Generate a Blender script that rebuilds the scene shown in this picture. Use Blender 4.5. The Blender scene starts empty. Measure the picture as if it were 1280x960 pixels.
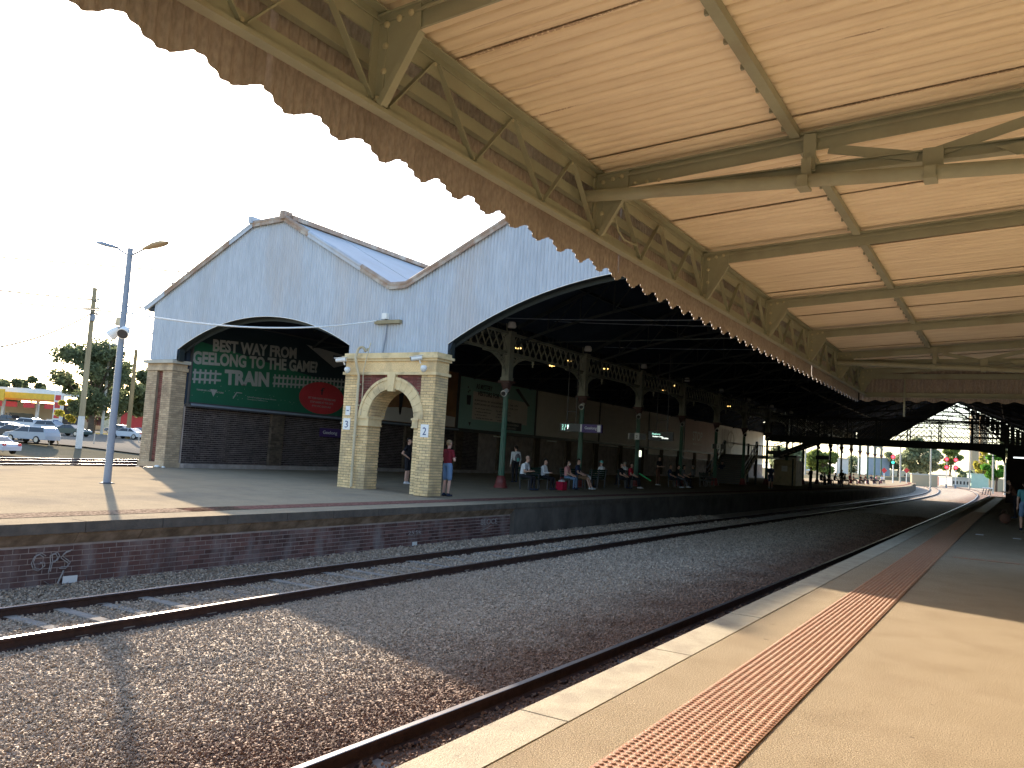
import bpy, bmesh, math, random
import numpy as np
from mathutils import Vector, Matrix
R = math.radians
sc = bpy.context.scene
COL = sc.collection
rnd = random.Random(7)
nrs = np.random.RandomState(5)

# ------------------------------------------------------------------ camera
F = 1015.0; YAW = R(31.9); PITCH = R(4.75); ROLL = R(-3.45); CZ = 1.6
_f = Vector((-math.sin(YAW)*math.cos(PITCH), math.cos(YAW)*math.cos(PITCH), math.sin(PITCH)))
_r0 = Vector((math.cos(YAW), math.sin(YAW), 0)); _u0 = _r0.cross(_f)
_r = math.cos(ROLL)*_r0 - math.sin(ROLL)*_u0
_u = math.sin(ROLL)*_r0 + math.cos(ROLL)*_u0
cam = bpy.data.cameras.new('camera'); camo = bpy.data.objects.new('camera', cam); COL.objects.link(camo)
cam.sensor_width = 36; cam.lens = F*36/1280; cam.clip_start = 0.05; cam.clip_end = 5000
m = Matrix((( _r.x,_u.x,-_f.x,0),(_r.y,_u.y,-_f.y,0),(_r.z,_u.z,-_f.z,CZ),(0,0,0,1)))
camo.matrix_world = m
sc.camera = camo

# ------------------------------------------------------------------ light
SUN_EL = R(22.2); SDX, SDY = -0.8585, 0.5128        # direction towards the sun on the ground
w = bpy.data.worlds.new('World'); sc.world = w; w.use_nodes = True
nt = w.node_tree; bg = nt.nodes['Background']
sky = nt.nodes.new('ShaderNodeTexSky'); sky.sky_type = 'NISHITA'; sky.sun_disc = False
sky.sun_elevation = SUN_EL; sky.sun_rotation = math.atan2(SDX, SDY)
sky.air_density = 1.0; sky.dust_density = 1.2; sky.ozone_density = 1.2; sky.altitude = 20
nt.links.new(sky.outputs[0], bg.inputs[0]); bg.inputs[1].default_value = 0.15
sl = bpy.data.lights.new('sun', 'SUN'); sl.energy = 4.6; sl.angle = R(0.55); sl.color = (1.0, 0.86, 0.68)
so = bpy.data.objects.new('sun', sl); COL.objects.link(so)
sd = Vector((SDX*math.cos(SUN_EL), SDY*math.cos(SUN_EL), math.sin(SUN_EL)))
so.rotation_euler = sd.to_track_quat('Z', 'Y').to_euler(); so.location = (-20, 40, 40)
sc.view_settings.view_transform = 'Standard'; sc.view_settings.look = 'None'
sc.view_settings.gamma = 1; sc.view_settings.exposure = 1.75
try:
    sc.cycles.max_bounces = 8; sc.cycles.diffuse_bounces = 5; sc.cycles.use_denoising = True
except Exception: pass

# ------------------------------------------------------------------ helpers: surveying the photograph
def ray(px, py): return _f + _r*((px-640)/F) - _u*((py-480)/F)
C0 = Vector((0, 0, CZ))
def on_y(px, py, Y): d = ray(px, py); return C0 + d*(Y/d.y)
def on_x(px, py, X): d = ray(px, py); return C0 + d*(X/d.x)
def on_z(px, py, z): d = ray(px, py); return C0 + d*((z-CZ)/d.z)
def at(px, py, depth): return C0 + ray(px, py)*depth      # depth = metres along the view axis
def yat(px, X, py=600): return on_x(px, py, X).y

# ------------------------------------------------------------------ materials
MATS = {}
def new_mat(name):
    m = bpy.data.materials.new(name); m.use_nodes = True
    b = m.node_tree.nodes['Principled BSDF']; MATS[name] = m; return m, m.node_tree, b
def N(t, typ, **k):
    n = t.nodes.new(typ)
    for a, v in k.items():
        if hasattr(n, a): setattr(n, a, v)
    return n
def M(name, c1, c2=None, scale=6, rough=.7, bump=0, bscale=40, metal=0, stain_or_glint=None, stain_or_glint_amt=.5, sscale=1.2,
      island=0, stretch=(1, 1, 1), emit=None, estr=0, trans=0, detail=5, fine=None):
    m, t, b = new_mat(name); L = t.links.new
    b.inputs['Roughness'].default_value = rough; b.inputs['Metallic'].default_value = metal
    tc = N(t, 'ShaderNodeTexCoord'); mp = N(t, 'ShaderNodeMapping'); mp.inputs['Scale'].default_value = stretch
    geo = N(t, 'ShaderNodeNewGeometry')
    L(geo.outputs['Position'], mp.inputs[0])
    c2 = c2 or tuple(x*.75 for x in c1)
    if rough >= .7: b.inputs['Specular IOR Level'].default_value = .15 if rough < .9 else 0
    n1 = N(t, 'ShaderNodeTexNoise'); n1.inputs['Scale'].default_value = scale; n1.inputs['Detail'].default_value = detail
    n1.inputs['Roughness'].default_value = .65; L(mp.outputs[0], n1.inputs[0])
    cr = N(t, 'ShaderNodeValToRGB'); cr.color_ramp.elements[0].position = .3; cr.color_ramp.elements[1].position = .7
    cr.color_ramp.elements[0].color = (*c2, 1); cr.color_ramp.elements[1].color = (*c1, 1)
    L(n1.outputs[0], cr.inputs[0]); out = cr.outputs[0]
    if fine:
        n4 = N(t, 'ShaderNodeTexNoise'); n4.inputs['Scale'].default_value = fine[0]; n4.inputs['Detail'].default_value = 3
        L(mp.outputs[0], n4.inputs[0]); mr4 = N(t, 'ShaderNodeMapRange'); mr4.inputs[1].default_value = .35; mr4.inputs[2].default_value = .65
        mr4.inputs[3].default_value = 1-fine[1]; mr4.inputs[4].default_value = 1+fine[1]; L(n4.outputs[0], mr4.inputs[0])
        mm = N(t, 'ShaderNodeVectorMath', operation='SCALE'); L(out, mm.inputs[0]); L(mr4.outputs[0], mm.inputs['Scale']); out = mm.outputs[0]
    if island:
        mr = N(t, 'ShaderNodeMapRange'); mr.inputs[3].default_value = 1-island; mr.inputs[4].default_value = 1+island
        L(geo.outputs['Random Per Island'], mr.inputs[0])
        mm = N(t, 'ShaderNodeVectorMath', operation='SCALE'); L(out, mm.inputs[0]); L(mr.outputs[0], mm.inputs['Scale']); out = mm.outputs[0]
    if stain_or_glint:
        n2 = N(t, 'ShaderNodeTexNoise'); n2.inputs['Scale'].default_value = sscale; n2.inputs['Detail'].default_value = 6
        L(mp.outputs[0], n2.inputs[0])
        mr = N(t, 'ShaderNodeMapRange'); mr.inputs[1].default_value = .5; mr.inputs[2].default_value = .68; mr.inputs[4].default_value = stain_or_glint_amt
        L(n2.outputs[0], mr.inputs[0])
        mx = N(t, 'ShaderNodeMix', data_type='RGBA'); L(mr.outputs[0], mx.inputs[0]); L(out, mx.inputs[6])
        mx.inputs[7].default_value = (*stain_or_glint, 1); out = mx.outputs[2]
    L(out, b.inputs['Base Color'])
    if bump:
        n3 = N(t, 'ShaderNodeTexNoise'); n3.inputs['Scale'].default_value = bscale; n3.inputs['Detail'].default_value = 6
        L(mp.outputs[0], n3.inputs[0])
        bp = N(t, 'ShaderNodeBump'); bp.inputs['Strength'].default_value = bump; bp.inputs['Distance'].default_value = .02
        L(n3.outputs[0], bp.inputs['Height']); L(bp.outputs[0], b.inputs['Normal'])
    if emit:
        b.inputs['Emission Color'].default_value = (*emit, 1); b.inputs['Emission Strength'].default_value = estr
    if trans:
        b.inputs['Transmission Weight'].default_value = trans
    return m
M('asphalt_sand', (.4, .315, .215), (.365, .285, .19), 2.2, .9, 1.0, 170, stain_or_glint=(.27, .2, .13), stain_or_glint_amt=.3, sscale=1.7, fine=(120, .5))
M('coping_pale', (.41, .35, .25), (.33, .28, .2), 3, .8, .4, 120, stain_or_glint=(.24, .19, .14), stain_or_glint_amt=.5, sscale=3.5, fine=(120, .16))
M('tactile', (.36, .175, .09), (.3, .135, .07), 9, .6, .1, 60, stain_or_glint=(.46, .36, .23), stain_or_glint_amt=.65, sscale=40)  # cream noise paints highlights of the sunlit domes into the colour
M('tactile_shaded', (.22, .115, .09), (.19, .1, .08), 4, 1.0, fine=(18, .4))
M('tactile_sunlit', (.27, .2, .145), (.22, .165, .12), 6, 1.0, .6, 30, fine=(22, .5))
M('far_asphalt', (.36, .29, .2), (.29, .235, .165), 1.5, 1.0, .15, 90, stain_or_glint=(.2, .17, .14), stain_or_glint_amt=.4, sscale=.5, fine=(40, .15))
M('far_coping', (.14, .12, .1), (.08, .07, .06), 4, .85, .4, 30, stain_or_glint=(.2, .17, .13), stain_or_glint_amt=.3)
M('corbel_stone', (.33, .25, .18), (.13, .1, .075), 3, .9, .6, 14, stain_or_glint=(.42, .36, .3), stain_or_glint_amt=.35, sscale=3)
M('brick_red', (.19, .095, .08), (.1, .07, .068), 1.1, .9, .4, 50, island=.35, stain_or_glint=(.25, .225, .22), stain_or_glint_amt=.75, sscale=2.2, stretch=(1, 1, .4))
M('mortar', (.42, .36, .33), (.22, .19, .18), 2, .95, .3, 60)
M('concrete_wall', (.17, .15, .13), (.1, .09, .08), 1.2, .9, .3, 30, stain_or_glint=(.06, .055, .05), stain_or_glint_amt=.5, sscale=.9)
M('brick_buff', (.52, .4, .27), (.38, .28, .19), 1.3, .85, .3, 50, island=.2, stain_or_glint=(.2, .15, .11), stain_or_glint_amt=.5, sscale=1.4, fine=(25, .12))
M('brick_yellow', (.78, .58, .31), (.62, .44, .23), 1.3, .85, .3, 50, island=.16, stain_or_glint=(.34, .27, .18), stain_or_glint_amt=.55, sscale=1.4, fine=(25, .12))
M('mortar_yellow', (.26, .215, .16), (.18, .15, .11), 3, .9)
M('stone_trim', (.76, .6, .35), (.62, .48, .27), 3, .8, .2, 30, stain_or_glint=(.2, .16, .11), stain_or_glint_amt=.5, sscale=2.5)
M('brick_maroon', (.22, .08, .065), (.14, .055, .048), 3, .85, .3, 60, island=.3)
M('brick_dark', (.075, .058, .056), (.05, .04, .042), 1, .9, .3, 50, island=.35)
M('brick_mid', (.13, .1, .075), (.08, .062, .05), 3, .9, .3, 40, island=.3)
M('galv', (.44, .48, .54), (.37, .41, .47), .9, .55, .08, 20, metal=.0, stain_or_glint=(.42, .35, .3), stain_or_glint_amt=.35, sscale=.7, stretch=(1, 1, .25), fine=(6, .07))
M('galv_rust', (.38, .32, .27), (.26, .15, .1), 2.2, .75, .3, 20, stain_or_glint=(.5, .47, .42), stain_or_glint_amt=.8, sscale=2)
M('galv_patch', (.4, .38, .34), (.3, .25, .2), 5, .7)
M('roof_iron', (.38, .42, .46), (.31, .345, .385), .6, .6, .1, 15, stain_or_glint=(.3, .28, .26), stain_or_glint_amt=.4, sscale=.4)
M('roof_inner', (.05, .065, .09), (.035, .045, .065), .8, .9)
M('steel_dark', (.022, .03, .032), (.014, .02, .022), 3, .6)
M('green_col', (.035, .125, .08), (.022, .08, .052), 5, .45, .1, 20, stain_or_glint=(.12, .12, .08), stain_or_glint_amt=.3)
M('maroon_col', (.2, .035, .03), (.12, .025, .022), 5, .5, .1, 20)
M('capital_paint', (.09, .04, .035), (.06, .03, .028), 5, .6)
M('stone_col', (.24, .25, .2), (.18, .19, .155), 4, .6)
M('canopy_green', (.34, .36, .28), (.28, .3, .235), 3, .5, .15, 25, stain_or_glint=(.22, .19, .13), stain_or_glint_amt=.4, sscale=2.5)
M('rivet_paint', (.5, .48, .34), (.42, .4, .28), 8, .5)
M('valance', (.4, .36, .34), (.33, .295, .275), 1.8, .8, .3, 60, stain_or_glint=(.22, .18, .16), stain_or_glint_amt=.3, sscale=2.5, stretch=(1, 1, .4), fine=(60, .15))
M('rail_side', (.075, .045, .036), (.045, .028, .024), 8, .8, .4, 80)
M('rail_top', (.42, .38, .36), (.32, .28, .26), 3, .38, 0, 10, metal=1)
M('sleeper', (.31, .28, .25), (.2, .18, .16), 4, 1.0, .4, 60)
M('ground', (.18, .155, .115), (.14, .125, .085), .15, 1, .1, 6, stain_or_glint=(.16, .17, .08), stain_or_glint_amt=.5, sscale=.05)
M('car_park', (.22, .195, .165), (.17, .155, .13), .3, 1, .1, 30, stain_or_glint=(.22, .2, .17), stain_or_glint_amt=.35, sscale=.15)
M('yard', (.2, .15, .115), (.14, .1, .075), .8, 1, .2, 12, fine=(9, .25))
M('dry_grass', (.3, .26, .11), (.18, .18, .07), .6, .95, .5, 12)
M('concrete', (.5, .47, .41), (.4, .38, .33), 2, .85, .2, 20)
M('white_paint', (.78, .78, .76), (.68, .68, .66), 4, .5)
M('cream_paint', (.6, .52, .36), (.48, .41, .28), 2, .7, .1, 20, stain_or_glint=(.2, .16, .1), stain_or_glint_amt=.5, sscale=2)
M('black_plastic', (.02, .02, .022), None, 4, .4)
M('dark_grey', (.07, .07, .075), None, 4, .6)
M('grey_metal', (.22, .26, .32), (.18, .21, .27), 3, .45, .05, 20)
M('lamp_glass', (.8, .8, .78), None, 4, .2)
M('timber_pole', (.36, .31, .2), (.24, .2, .13), 2, .9, .4, 12, stretch=(1, 1, .2))
M('timber_white', (.66, .66, .64), (.52, .52, .5), 2, .8)
M('timber_brown', (.3, .22, .12), (.2, .15, .08), 2, .9, .4, 12, stretch=(1, 1, .2))
M('glass_dark', (.03, .035, .045), None, 2, .08)
M('tyre', (.02, .02, .02), None, 5, .8)
M('alloy', (.5, .5, .52), None, 5, .3, metal=.8)
for nm, c in dict(car_white=(.5, .52, .56), car_silver=(.3, .34, .4), car_green=(.03, .06, .06), car_black=(.03, .03, .035), car_red=(.3, .02, .02), car_blue=(.08, .12, .2)).items():
    M(nm, c, tuple(x*.95 for x in c), 2, .25)
M('red_sign', (.6, .04, .04), (.52, .035, .035), 3, .5)
M('yellow_sign', (.85, .5, .04), None, 2, .5)
M('orange_sign', (.8, .25, .03), None, 2, .5)
M('red_paint', (.55, .04, .05), (.45, .03, .04), 1, .6)
M('blue_paint', (.05, .12, .3), None, 1, .6)
M('blue_grey', (.32, .37, .42), (.28, .33, .38), 1, .7)
M('mint_paint', (.5, .62, .5), (.44, .56, .44), 1, .7)
M('maroon_wall', (.26, .13, .13), None, 1, .8)
M('silo_conc', (.42, .33, .22), (.42, .33, .22), .4, .85, stretch=(1, 1, .2))
M('bb_green', (.016, .125, .07), (.012, .1, .055), .5, .6)
M('bb_night', (.012, .03, .04), (.008, .02, .03), .5, .6)
M('bb_grey', (.34, .34, .33), (.28, .285, .28), 1.2, .6)
M('bb_red', (.5, .04, .05), None, 1, .6)
M('bb_tan', (.68, .65, .6), (.56, .535, .5), .4, .7)
M('bb_tan_light', (.75, .72, .67), (.65, .62, .58), .4, .7)
M('bb_teal', (.32, .52, .49), (.26, .46, .43), .5, .7)
M('bb_pink', (.62, .48, .44), (.54, .42, .38), .6, .7)
M('bb_pale', (.82, .82, .78), (.7, .7, .66), .7, .7)
M('bb_brown', (.36, .2, .1), (.22, .12, .07), 1.5, .7)
M('bb_ink', (.03, .04, .06), None, 1, .6)
M('bb_purple', (.09, .03, .12), None, 1, .6)
M('ink_black', (.015, .015, .02), None, 1, .5)
M('ink_blue', (.03, .07, .2), None, 1, .5)
M('chalk', (.45, .43, .42), (.25, .22, .21), 18, .9)
M('purple_sign', (.07, .03, .16), None, 1, .5)
M('led_green', (.1, .3, .25), None, 1, .5, emit=(.45, 1, .8), estr=.45)
M('led_white', (.5, .5, .5), None, 1, .5, emit=(.9, 1, .9), estr=.9)
M('lit_window', (.5, .5, .4), None, 1, .5, emit=(.9, 1, .75), estr=.7)
M('sig_red', (.8, .05, .08), None, 1, .4, emit=(1, .06, .1), estr=1.2)
M('sig_green', (.05, .6, .4), None, 1, .4, emit=(.05, .8, .45), estr=.8)
M('tube_light', (.8, .8, .8), None, 1, .4, emit=(.9, 1, 1), estr=.6)
M('warm_lamp', (.6, .4, .1), None, 1, .4, emit=(1, .62, .18), estr=1.6)
M('leaf', (.13, .15, .075), (.075, .095, .05), .35, .7, island=.45)
M('leaf_light', (.2, .24, .07), (.12, .16, .045), .35, .7, island=.4)
M('leaf_bright', (.11, .27, .035), (.07, .18, .025), .35, .7, island=.4)
M('leaf_yellow', (.42, .36, .07), (.3, .28, .05), .6, .7, island=.35)
M('leaf_washed_out', (.27, .29, .17), (.18, .21, .12), .35, .8, island=.4)  # far foliage, lightened to paint in the glare of the washed-out distance
def leafy(n, tr):
    m = MATS[n]; t = m.node_tree; b = t.nodes['Principled BSDF']; o = t.nodes['Material Output']; x = N(t, 'ShaderNodeMixShader'); x.inputs[0].default_value = tr; y = N(t, 'ShaderNodeBsdfTranslucent')
    c = b.inputs['Base Color'].links[0].from_socket; sc_ = N(t, 'ShaderNodeVectorMath', operation='SCALE'); sc_.inputs['Scale'].default_value = 1.5; t.links.new(c, sc_.inputs[0]); t.links.new(sc_.outputs[0], y.inputs[0])
    t.links.new(b.outputs[0], x.inputs[1]); t.links.new(y.outputs[0], x.inputs[2]); t.links.new(x.outputs[0], o.inputs[0])
for n_ in ('leaf', 'leaf_light', 'leaf_bright', 'leaf_yellow', 'leaf_washed_out'): leafy(n_, .4)
M('bark', (.13, .1, .075), (.08, .06, .045), 3, .95, .5, 8)
for nm, c in dict(skin=(.62, .38, .29), skin_tan=(.36, .2, .13), hair_dark=(.025, .02, .018), hair_fair=(.32, .22, .13), hair_grey=(.3, .28, .26),
        c_white=(.82, .84, .88), c_black=(.022, .022, .028), c_maroon=(.2, .022, .032), c_denim=(.16, .25, .4), c_navy=(.025, .035, .08), c_pink=(.7, .32, .32),
        c_tan=(.24, .15, .09), c_red=(.5, .02, .05), c_grey=(.16, .16, .18), c_teal=(.16, .5, .5), c_green=(.1, .8, .3), c_brown=(.14, .07, .05), shoe_white=(.6, .6, .62),
        shoe_dark=(.03, .035, .06), seat_green=(.035, .07, .05), bag_red=(.5, .02, .06), tealshirt=(.1, .3, .34)).items():
    M(nm, c, tuple(x*.8 for x in c), 9, .8)

def spots(n, scale, r, col):
    m = MATS[n]; t = m.node_tree; b = t.nodes['Principled BSDF']; L = t.links.new; src = b.inputs['Base Color'].links[0].from_socket
    geo = N(t, 'ShaderNodeNewGeometry'); v = N(t, 'ShaderNodeTexVoronoi'); v.inputs['Scale'].default_value = scale; L(geo.outputs['Position'], v.inputs[0])
    sep = N(t, 'ShaderNodeSeparateColor'); L(v.outputs['Color'], sep.inputs[0])
    a = N(t, 'ShaderNodeMath', operation='MULTIPLY'); L(sep.outputs[0], a.inputs[0]); a.inputs[1].default_value = r
    c = N(t, 'ShaderNodeMath', operation='LESS_THAN'); L(v.outputs['Distance'], c.inputs[0]); L(a.outputs[0], c.inputs[1])
    d = N(t, 'ShaderNodeMath', operation='MULTIPLY'); L(c.outputs[0], d.inputs[0]); d.inputs[1].default_value = .55
    x = N(t, 'ShaderNodeMix', data_type='RGBA'); L(d.outputs[0], x.inputs[0]); L(src, x.inputs[6]); x.inputs[7].default_value = (*col, 1); L(x.outputs[2], b.inputs['Base Color'])
spots('asphalt_sand', 2.6, .07, (.14, .11, .08)); spots('coping_pale', 3.4, .07, (.16, .13, .1))
# corrugated roof lining, cream paint with rust and peeling streaks that run along the sheets
def mat_sheet():
    m, t, b = new_mat('roof_sheet'); L = t.links.new
    b.inputs['Roughness'].default_value = .62
    geo = N(t, 'ShaderNodeNewGeometry')
    mp = N(t, 'ShaderNodeMapping'); mp.inputs['Scale'].default_value = (.9, 9, 1); L(geo.outputs['Position'], mp.inputs[0])
    n1 = N(t, 'ShaderNodeTexNoise'); n1.inputs['Scale'].default_value = 1.6; n1.inputs['Detail'].default_value = 7; L(mp.outputs[0], n1.inputs[0])
    cr = N(t, 'ShaderNodeValToRGB'); e = cr.color_ramp.elements
    e[0].position = .25; e[0].color = (.7, .6, .47, 1); e[1].position = .6; e[1].color = (.86, .77, .62, 1)
    L(n1.outputs[0], cr.inputs[0])
    mp2 = N(t, 'ShaderNodeMapping'); mp2.inputs['Scale'].default_value = (.7, 22, 1); L(geo.outputs['Position'], mp2.inputs[0])
    n2 = N(t, 'ShaderNodeTexNoise'); n2.inputs['Scale'].default_value = .8; n2.inputs['Detail'].default_value = 8; n2.inputs['Roughness'].default_value = .75
    L(mp2.outputs[0], n2.inputs[0])
    mr = N(t, 'ShaderNodeMapRange'); mr.inputs[1].default_value = .6; mr.inputs[2].default_value = .65; mr.inputs[4].default_value = .7
    L(n2.outputs[0], mr.inputs[0])
    mx = N(t, 'ShaderNodeMix', data_type='RGBA'); L(mr.outputs[0], mx.inputs[0]); L(cr.outputs[0], mx.inputs[6]); mx.inputs[7].default_value = (.5, .39, .3, 1)
    # flaking rust along the side laps of the sheets
    sx = N(t, 'ShaderNodeSeparateXYZ'); L(geo.outputs['Position'], sx.inputs[0])
    md = lambda op, a, b=None, c=None: (lambda n: ([n.inputs[i].__setattr__('default_value', v) if isinstance(v, (int, float)) else L(v, n.inputs[i]) for i, v in enumerate((a, b, c)) if v is not None], n.outputs[0])[1])(N(t, 'ShaderNodeMath', operation=op))
    fr = md('FRACT', md('DIVIDE', md('ADD', sx.outputs[1], 6.25), .8)); band = md('LESS_THAN', fr, .045)
    n5 = N(t, 'ShaderNodeTexNoise'); n5.inputs['Scale'].default_value = 60; n5.inputs['Detail'].default_value = 3; L(geo.outputs['Position'], n5.inputs[0])
    n6 = N(t, 'ShaderNodeTexNoise'); n6.inputs['Scale'].default_value = .9; n6.inputs['Detail'].default_value = 2; L(geo.outputs['Position'], n6.inputs[0])
    fl = md('MULTIPLY', md('MULTIPLY', band, md('GREATER_THAN', md('SUBTRACT', n6.outputs[0], md('MULTIPLY', fr, 1.3)), .47)), md('GREATER_THAN', n5.outputs[0], .44))
    mz = N(t, 'ShaderNodeMix', data_type='RGBA'); L(fl, mz.inputs[0]); L(mx.outputs[2], mz.inputs[6]); mz.inputs[7].default_value = (.47, .36, .27, 1); mx = mz
    hs = N(t, 'ShaderNodeMapRange'); hs.inputs[3].default_value = .9; hs.inputs[4].default_value = 1.06; L(geo.outputs['Random Per Island'], hs.inputs[0])
    sm = N(t, 'ShaderNodeVectorMath', operation='SCALE'); L(mx.outputs[2], sm.inputs[0]); L(hs.outputs[0], sm.inputs['Scale'])
    L(sm.outputs[0], b.inputs['Base Color'])
    n3 = N(t, 'ShaderNodeTexNoise'); n3.inputs['Scale'].default_value = 40; L(geo.outputs['Position'], n3.inputs[0])
    bp = N(t, 'ShaderNodeBump'); bp.inputs['Strength'].default_value = .12; bp.inputs['Distance'].default_value = .02; L(n3.outputs[0], bp.inputs['Height']); L(bp.outputs[0], b.inputs['Normal'])
mat_sheet()
# ballast: grey stone, brown with brake dust beside the near rail
def mat_ballast(name, island, bump):
    m, t, b = new_mat(name); L = t.links.new
    b.inputs['Roughness'].default_value = .9
    geo = N(t, 'ShaderNodeNewGeometry'); sx = N(t, 'ShaderNodeSeparateXYZ'); L(geo.outputs['Position'], sx.inputs[0])
    n1 = N(t, 'ShaderNodeTexNoise'); n1.inputs['Scale'].default_value = .9; n1.inputs['Detail'].default_value = 4; L(geo.outputs['Position'], n1.inputs[0])
    ad = N(t, 'ShaderNodeMath', operation='MULTIPLY_ADD'); ad.inputs[1].default_value = 2.2; L(n1.outputs[0], ad.inputs[0]); L(sx.outputs[0], ad.inputs[2])
    mr = N(t, 'ShaderNodeMapRange'); mr.inputs[1].default_value = -6.1; mr.inputs[2].default_value = -4.1; L(ad.outputs[0], mr.inputs[0])
    mx = N(t, 'ShaderNodeMix', data_type='RGBA'); L(mr.outputs[0], mx.inputs[0])
    mx.inputs[6].default_value = (.35, .275, .205, 1); mx.inputs[7].default_value = (.17, .095, .06, 1)
    n2 = N(t, 'ShaderNodeTexVoronoi'); n2.inputs['Scale'].default_value = 22; L(geo.outputs['Position'], n2.inputs[0])
    h = N(t, 'ShaderNodeMapRange'); h.inputs[3].default_value = .58; h.inputs[4].default_value = 1.38
    L(geo.outputs['Random Per Island'] if island else n2.outputs['Color'], h.inputs[0])
    sm = N(t, 'ShaderNodeVectorMath', operation='SCALE'); L(mx.outputs[2], sm.inputs[0]); L(h.outputs[0], sm.inputs['Scale'])
    L(sm.outputs[0], b.inputs['Base Color'])
    if bump:
        bp = N(t, 'ShaderNodeBump'); bp.inputs['Strength'].default_value = 1; bp.inputs['Distance'].default_value = .05
        L(n2.outputs['Distance'], bp.inputs['Height']); bp.invert = True; L(bp.outputs[0], b.inputs['Normal'])
mat_ballast('ballast_bed', False, True); mat_ballast('ballast_stone', True, False)

# ------------------------------------------------------------------ mesh helpers
class MB:
    def __init__(s): s.v = []; s.f = []; s.mi = []; s.sm = []
    def add(s, vs, fs, mi=0, smooth=False):
        o = len(s.v); s.v.extend([tuple(x) for x in vs])
        for f in fs: s.f.append(tuple(i+o for i in f)); s.mi.append(mi); s.sm.append(smooth)
        return s
    def box(s, x0, x1, y0, y1, z0, z1, mi=0):
        return s.add([(x0,y0,z0),(x1,y0,z0),(x1,y1,z0),(x0,y1,z0),(x0,y0,z1),(x1,y0,z1),(x1,y1,z1),(x0,y1,z1)],
            [(0,3,2,1),(4,5,6,7),(0,1,5,4),(1,2,6,5),(2,3,7,6),(3,0,4,7)], mi)
    def bar(s, p0, p1, w, h, up=(0,0,1), mi=0):
        p0 = Vector(p0); p1 = Vector(p1); d = (p1-p0).normalized(); u = Vector(up)
        a = d.cross(u)
        if a.length < 1e-4: a = d.cross(Vector((1,0,0)))
        a.normalize(); b = a.cross(d).normalized(); a = a*(w/2); b = b*(h/2)
        vs = [p0-a-b, p0+a-b, p0+a+b, p0-a+b, p1-a-b, p1+a-b, p1+a+b, p1-a+b]
        return s.add(vs, [(0,1,2,3),(7,6,5,4),(0,4,5,1),(1,5,6,2),(2,6,7,3),(3,7,4,0)], mi)
    def tube(s, pts, r, n=8, mi=0, cap=True, smooth=True):
        pts = [Vector(p) for p in pts]; rr = r if isinstance(r, (list, tuple)) else [r]*len(pts)
        vs = []; prev = None
        for i, p in enumerate(pts):
            d = (pts[min(i+1, len(pts)-1)]-pts[max(i-1, 0)]).normalized()
            a = prev if prev is not None else (Vector((0,0,1)) if abs(d.z) < .9 else Vector((1,0,0)))
            a = (a - d*a.dot(d)).normalized(); prev = a; b = d.cross(a)
            for k in range(n):
                t = 2*math.pi*k/n; vs.append(p+(a*math.cos(t)+b*math.sin(t))*rr[i])
        fs = [(i*n+k, i*n+(k+1)%n, (i+1)*n+(k+1)%n, (i+1)*n+k) for i in range(len(pts)-1) for k in range(n)]
        s.add(vs, fs, mi, smooth)
        if cap:
            o = len(pts)-1; s.add(vs[:n], [tuple(range(n))[::-1]], mi); s.add(vs[o*n:], [tuple(range(n))], mi)
        return s
    def lathe(s, c, prof, n=16, mi=0, smooth=True):      # prof: (r, z)
        vs = [(c[0]+r*math.cos(2*math.pi*k/n), c[1]+r*math.sin(2*math.pi*k/n), c[2]+z) for r, z in prof for k in range(n)]
        fs = [(i*n+k, i*n+(k+1)%n, (i+1)*n+(k+1)%n, (i+1)*n+k) for i in range(len(prof)-1) for k in range(n)]
        s.add(vs, fs, mi, smooth); return s.add([vs[k] for k in range((len(prof)-1)*n, len(prof)*n)], [tuple(range(n))], mi)
    def prism(s, outline, vec, mi=0):
        n = len(outline); a = [Vector(p) for p in outline]; b = [p+Vector(vec) for p in a]
        return s.add(a+b, [tuple(range(n))[::-1], tuple(range(n, 2*n))]+[(i, (i+1)%n, n+(i+1)%n, n+i) for i in range(n)], mi)
    def ball(s, c, r, n=8, mi=0, sc3=(1,1,1)):
        prof = [(max(1e-3, math.sin(math.pi*i/(n//2+1))), -math.cos(math.pi*i/(n//2+1))) for i in range(n//2+2)]
        vs = [(c[0]+r*sc3[0]*a*math.cos(2*math.pi*k/n), c[1]+r*sc3[1]*a*math.sin(2*math.pi*k/n), c[2]+r*sc3[2]*z) for a, z in prof for k in range(n)]
        fs = [(i*n+k, i*n+(k+1)%n, (i+1)*n+(k+1)%n, (i+1)*n+k) for i in range(len(prof)-1) for k in range(n)]
        return s.add(vs, fs, mi, True)
    def mesh(s, name, mats):
        me = bpy.data.meshes.new(name); me.from_pydata([tuple(v) for v in s.v], [], s.f)
        for x in (mats if isinstance(mats, (list, tuple)) else [mats]): me.materials.append(MATS[x])
        me.polygons.foreach_set('material_index', s.mi); me.polygons.foreach_set('use_smooth', s.sm); me.update()
        return me
    def build(s, name, mats, parent=None, **props):
        return link(name, s.mesh(name, mats), parent, **props)
def link(name, me, parent=None, loc=None, **props):
    o = bpy.data.objects.new(name, me); COL.objects.link(o)
    if loc is not None: o.location = loc
    if parent is not None:
        o.parent = parent
        if loc is None: o.matrix_parent_inverse = root_inv(parent)
    for k, v in props.items():
        if v: o[k] = v
    return o
def root_inv(p):
    mt = Matrix.Identity(4); q = p; ch = []
    while q is not None: ch.append(q); q = q.parent
    for q in reversed(ch): mt = mt @ q.matrix_parent_inverse @ Matrix.LocRotScale(q.location, q.rotation_euler, q.scale) if q.parent else Matrix.LocRotScale(q.location, q.rotation_euler, q.scale)
    return mt.inverted()
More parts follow.
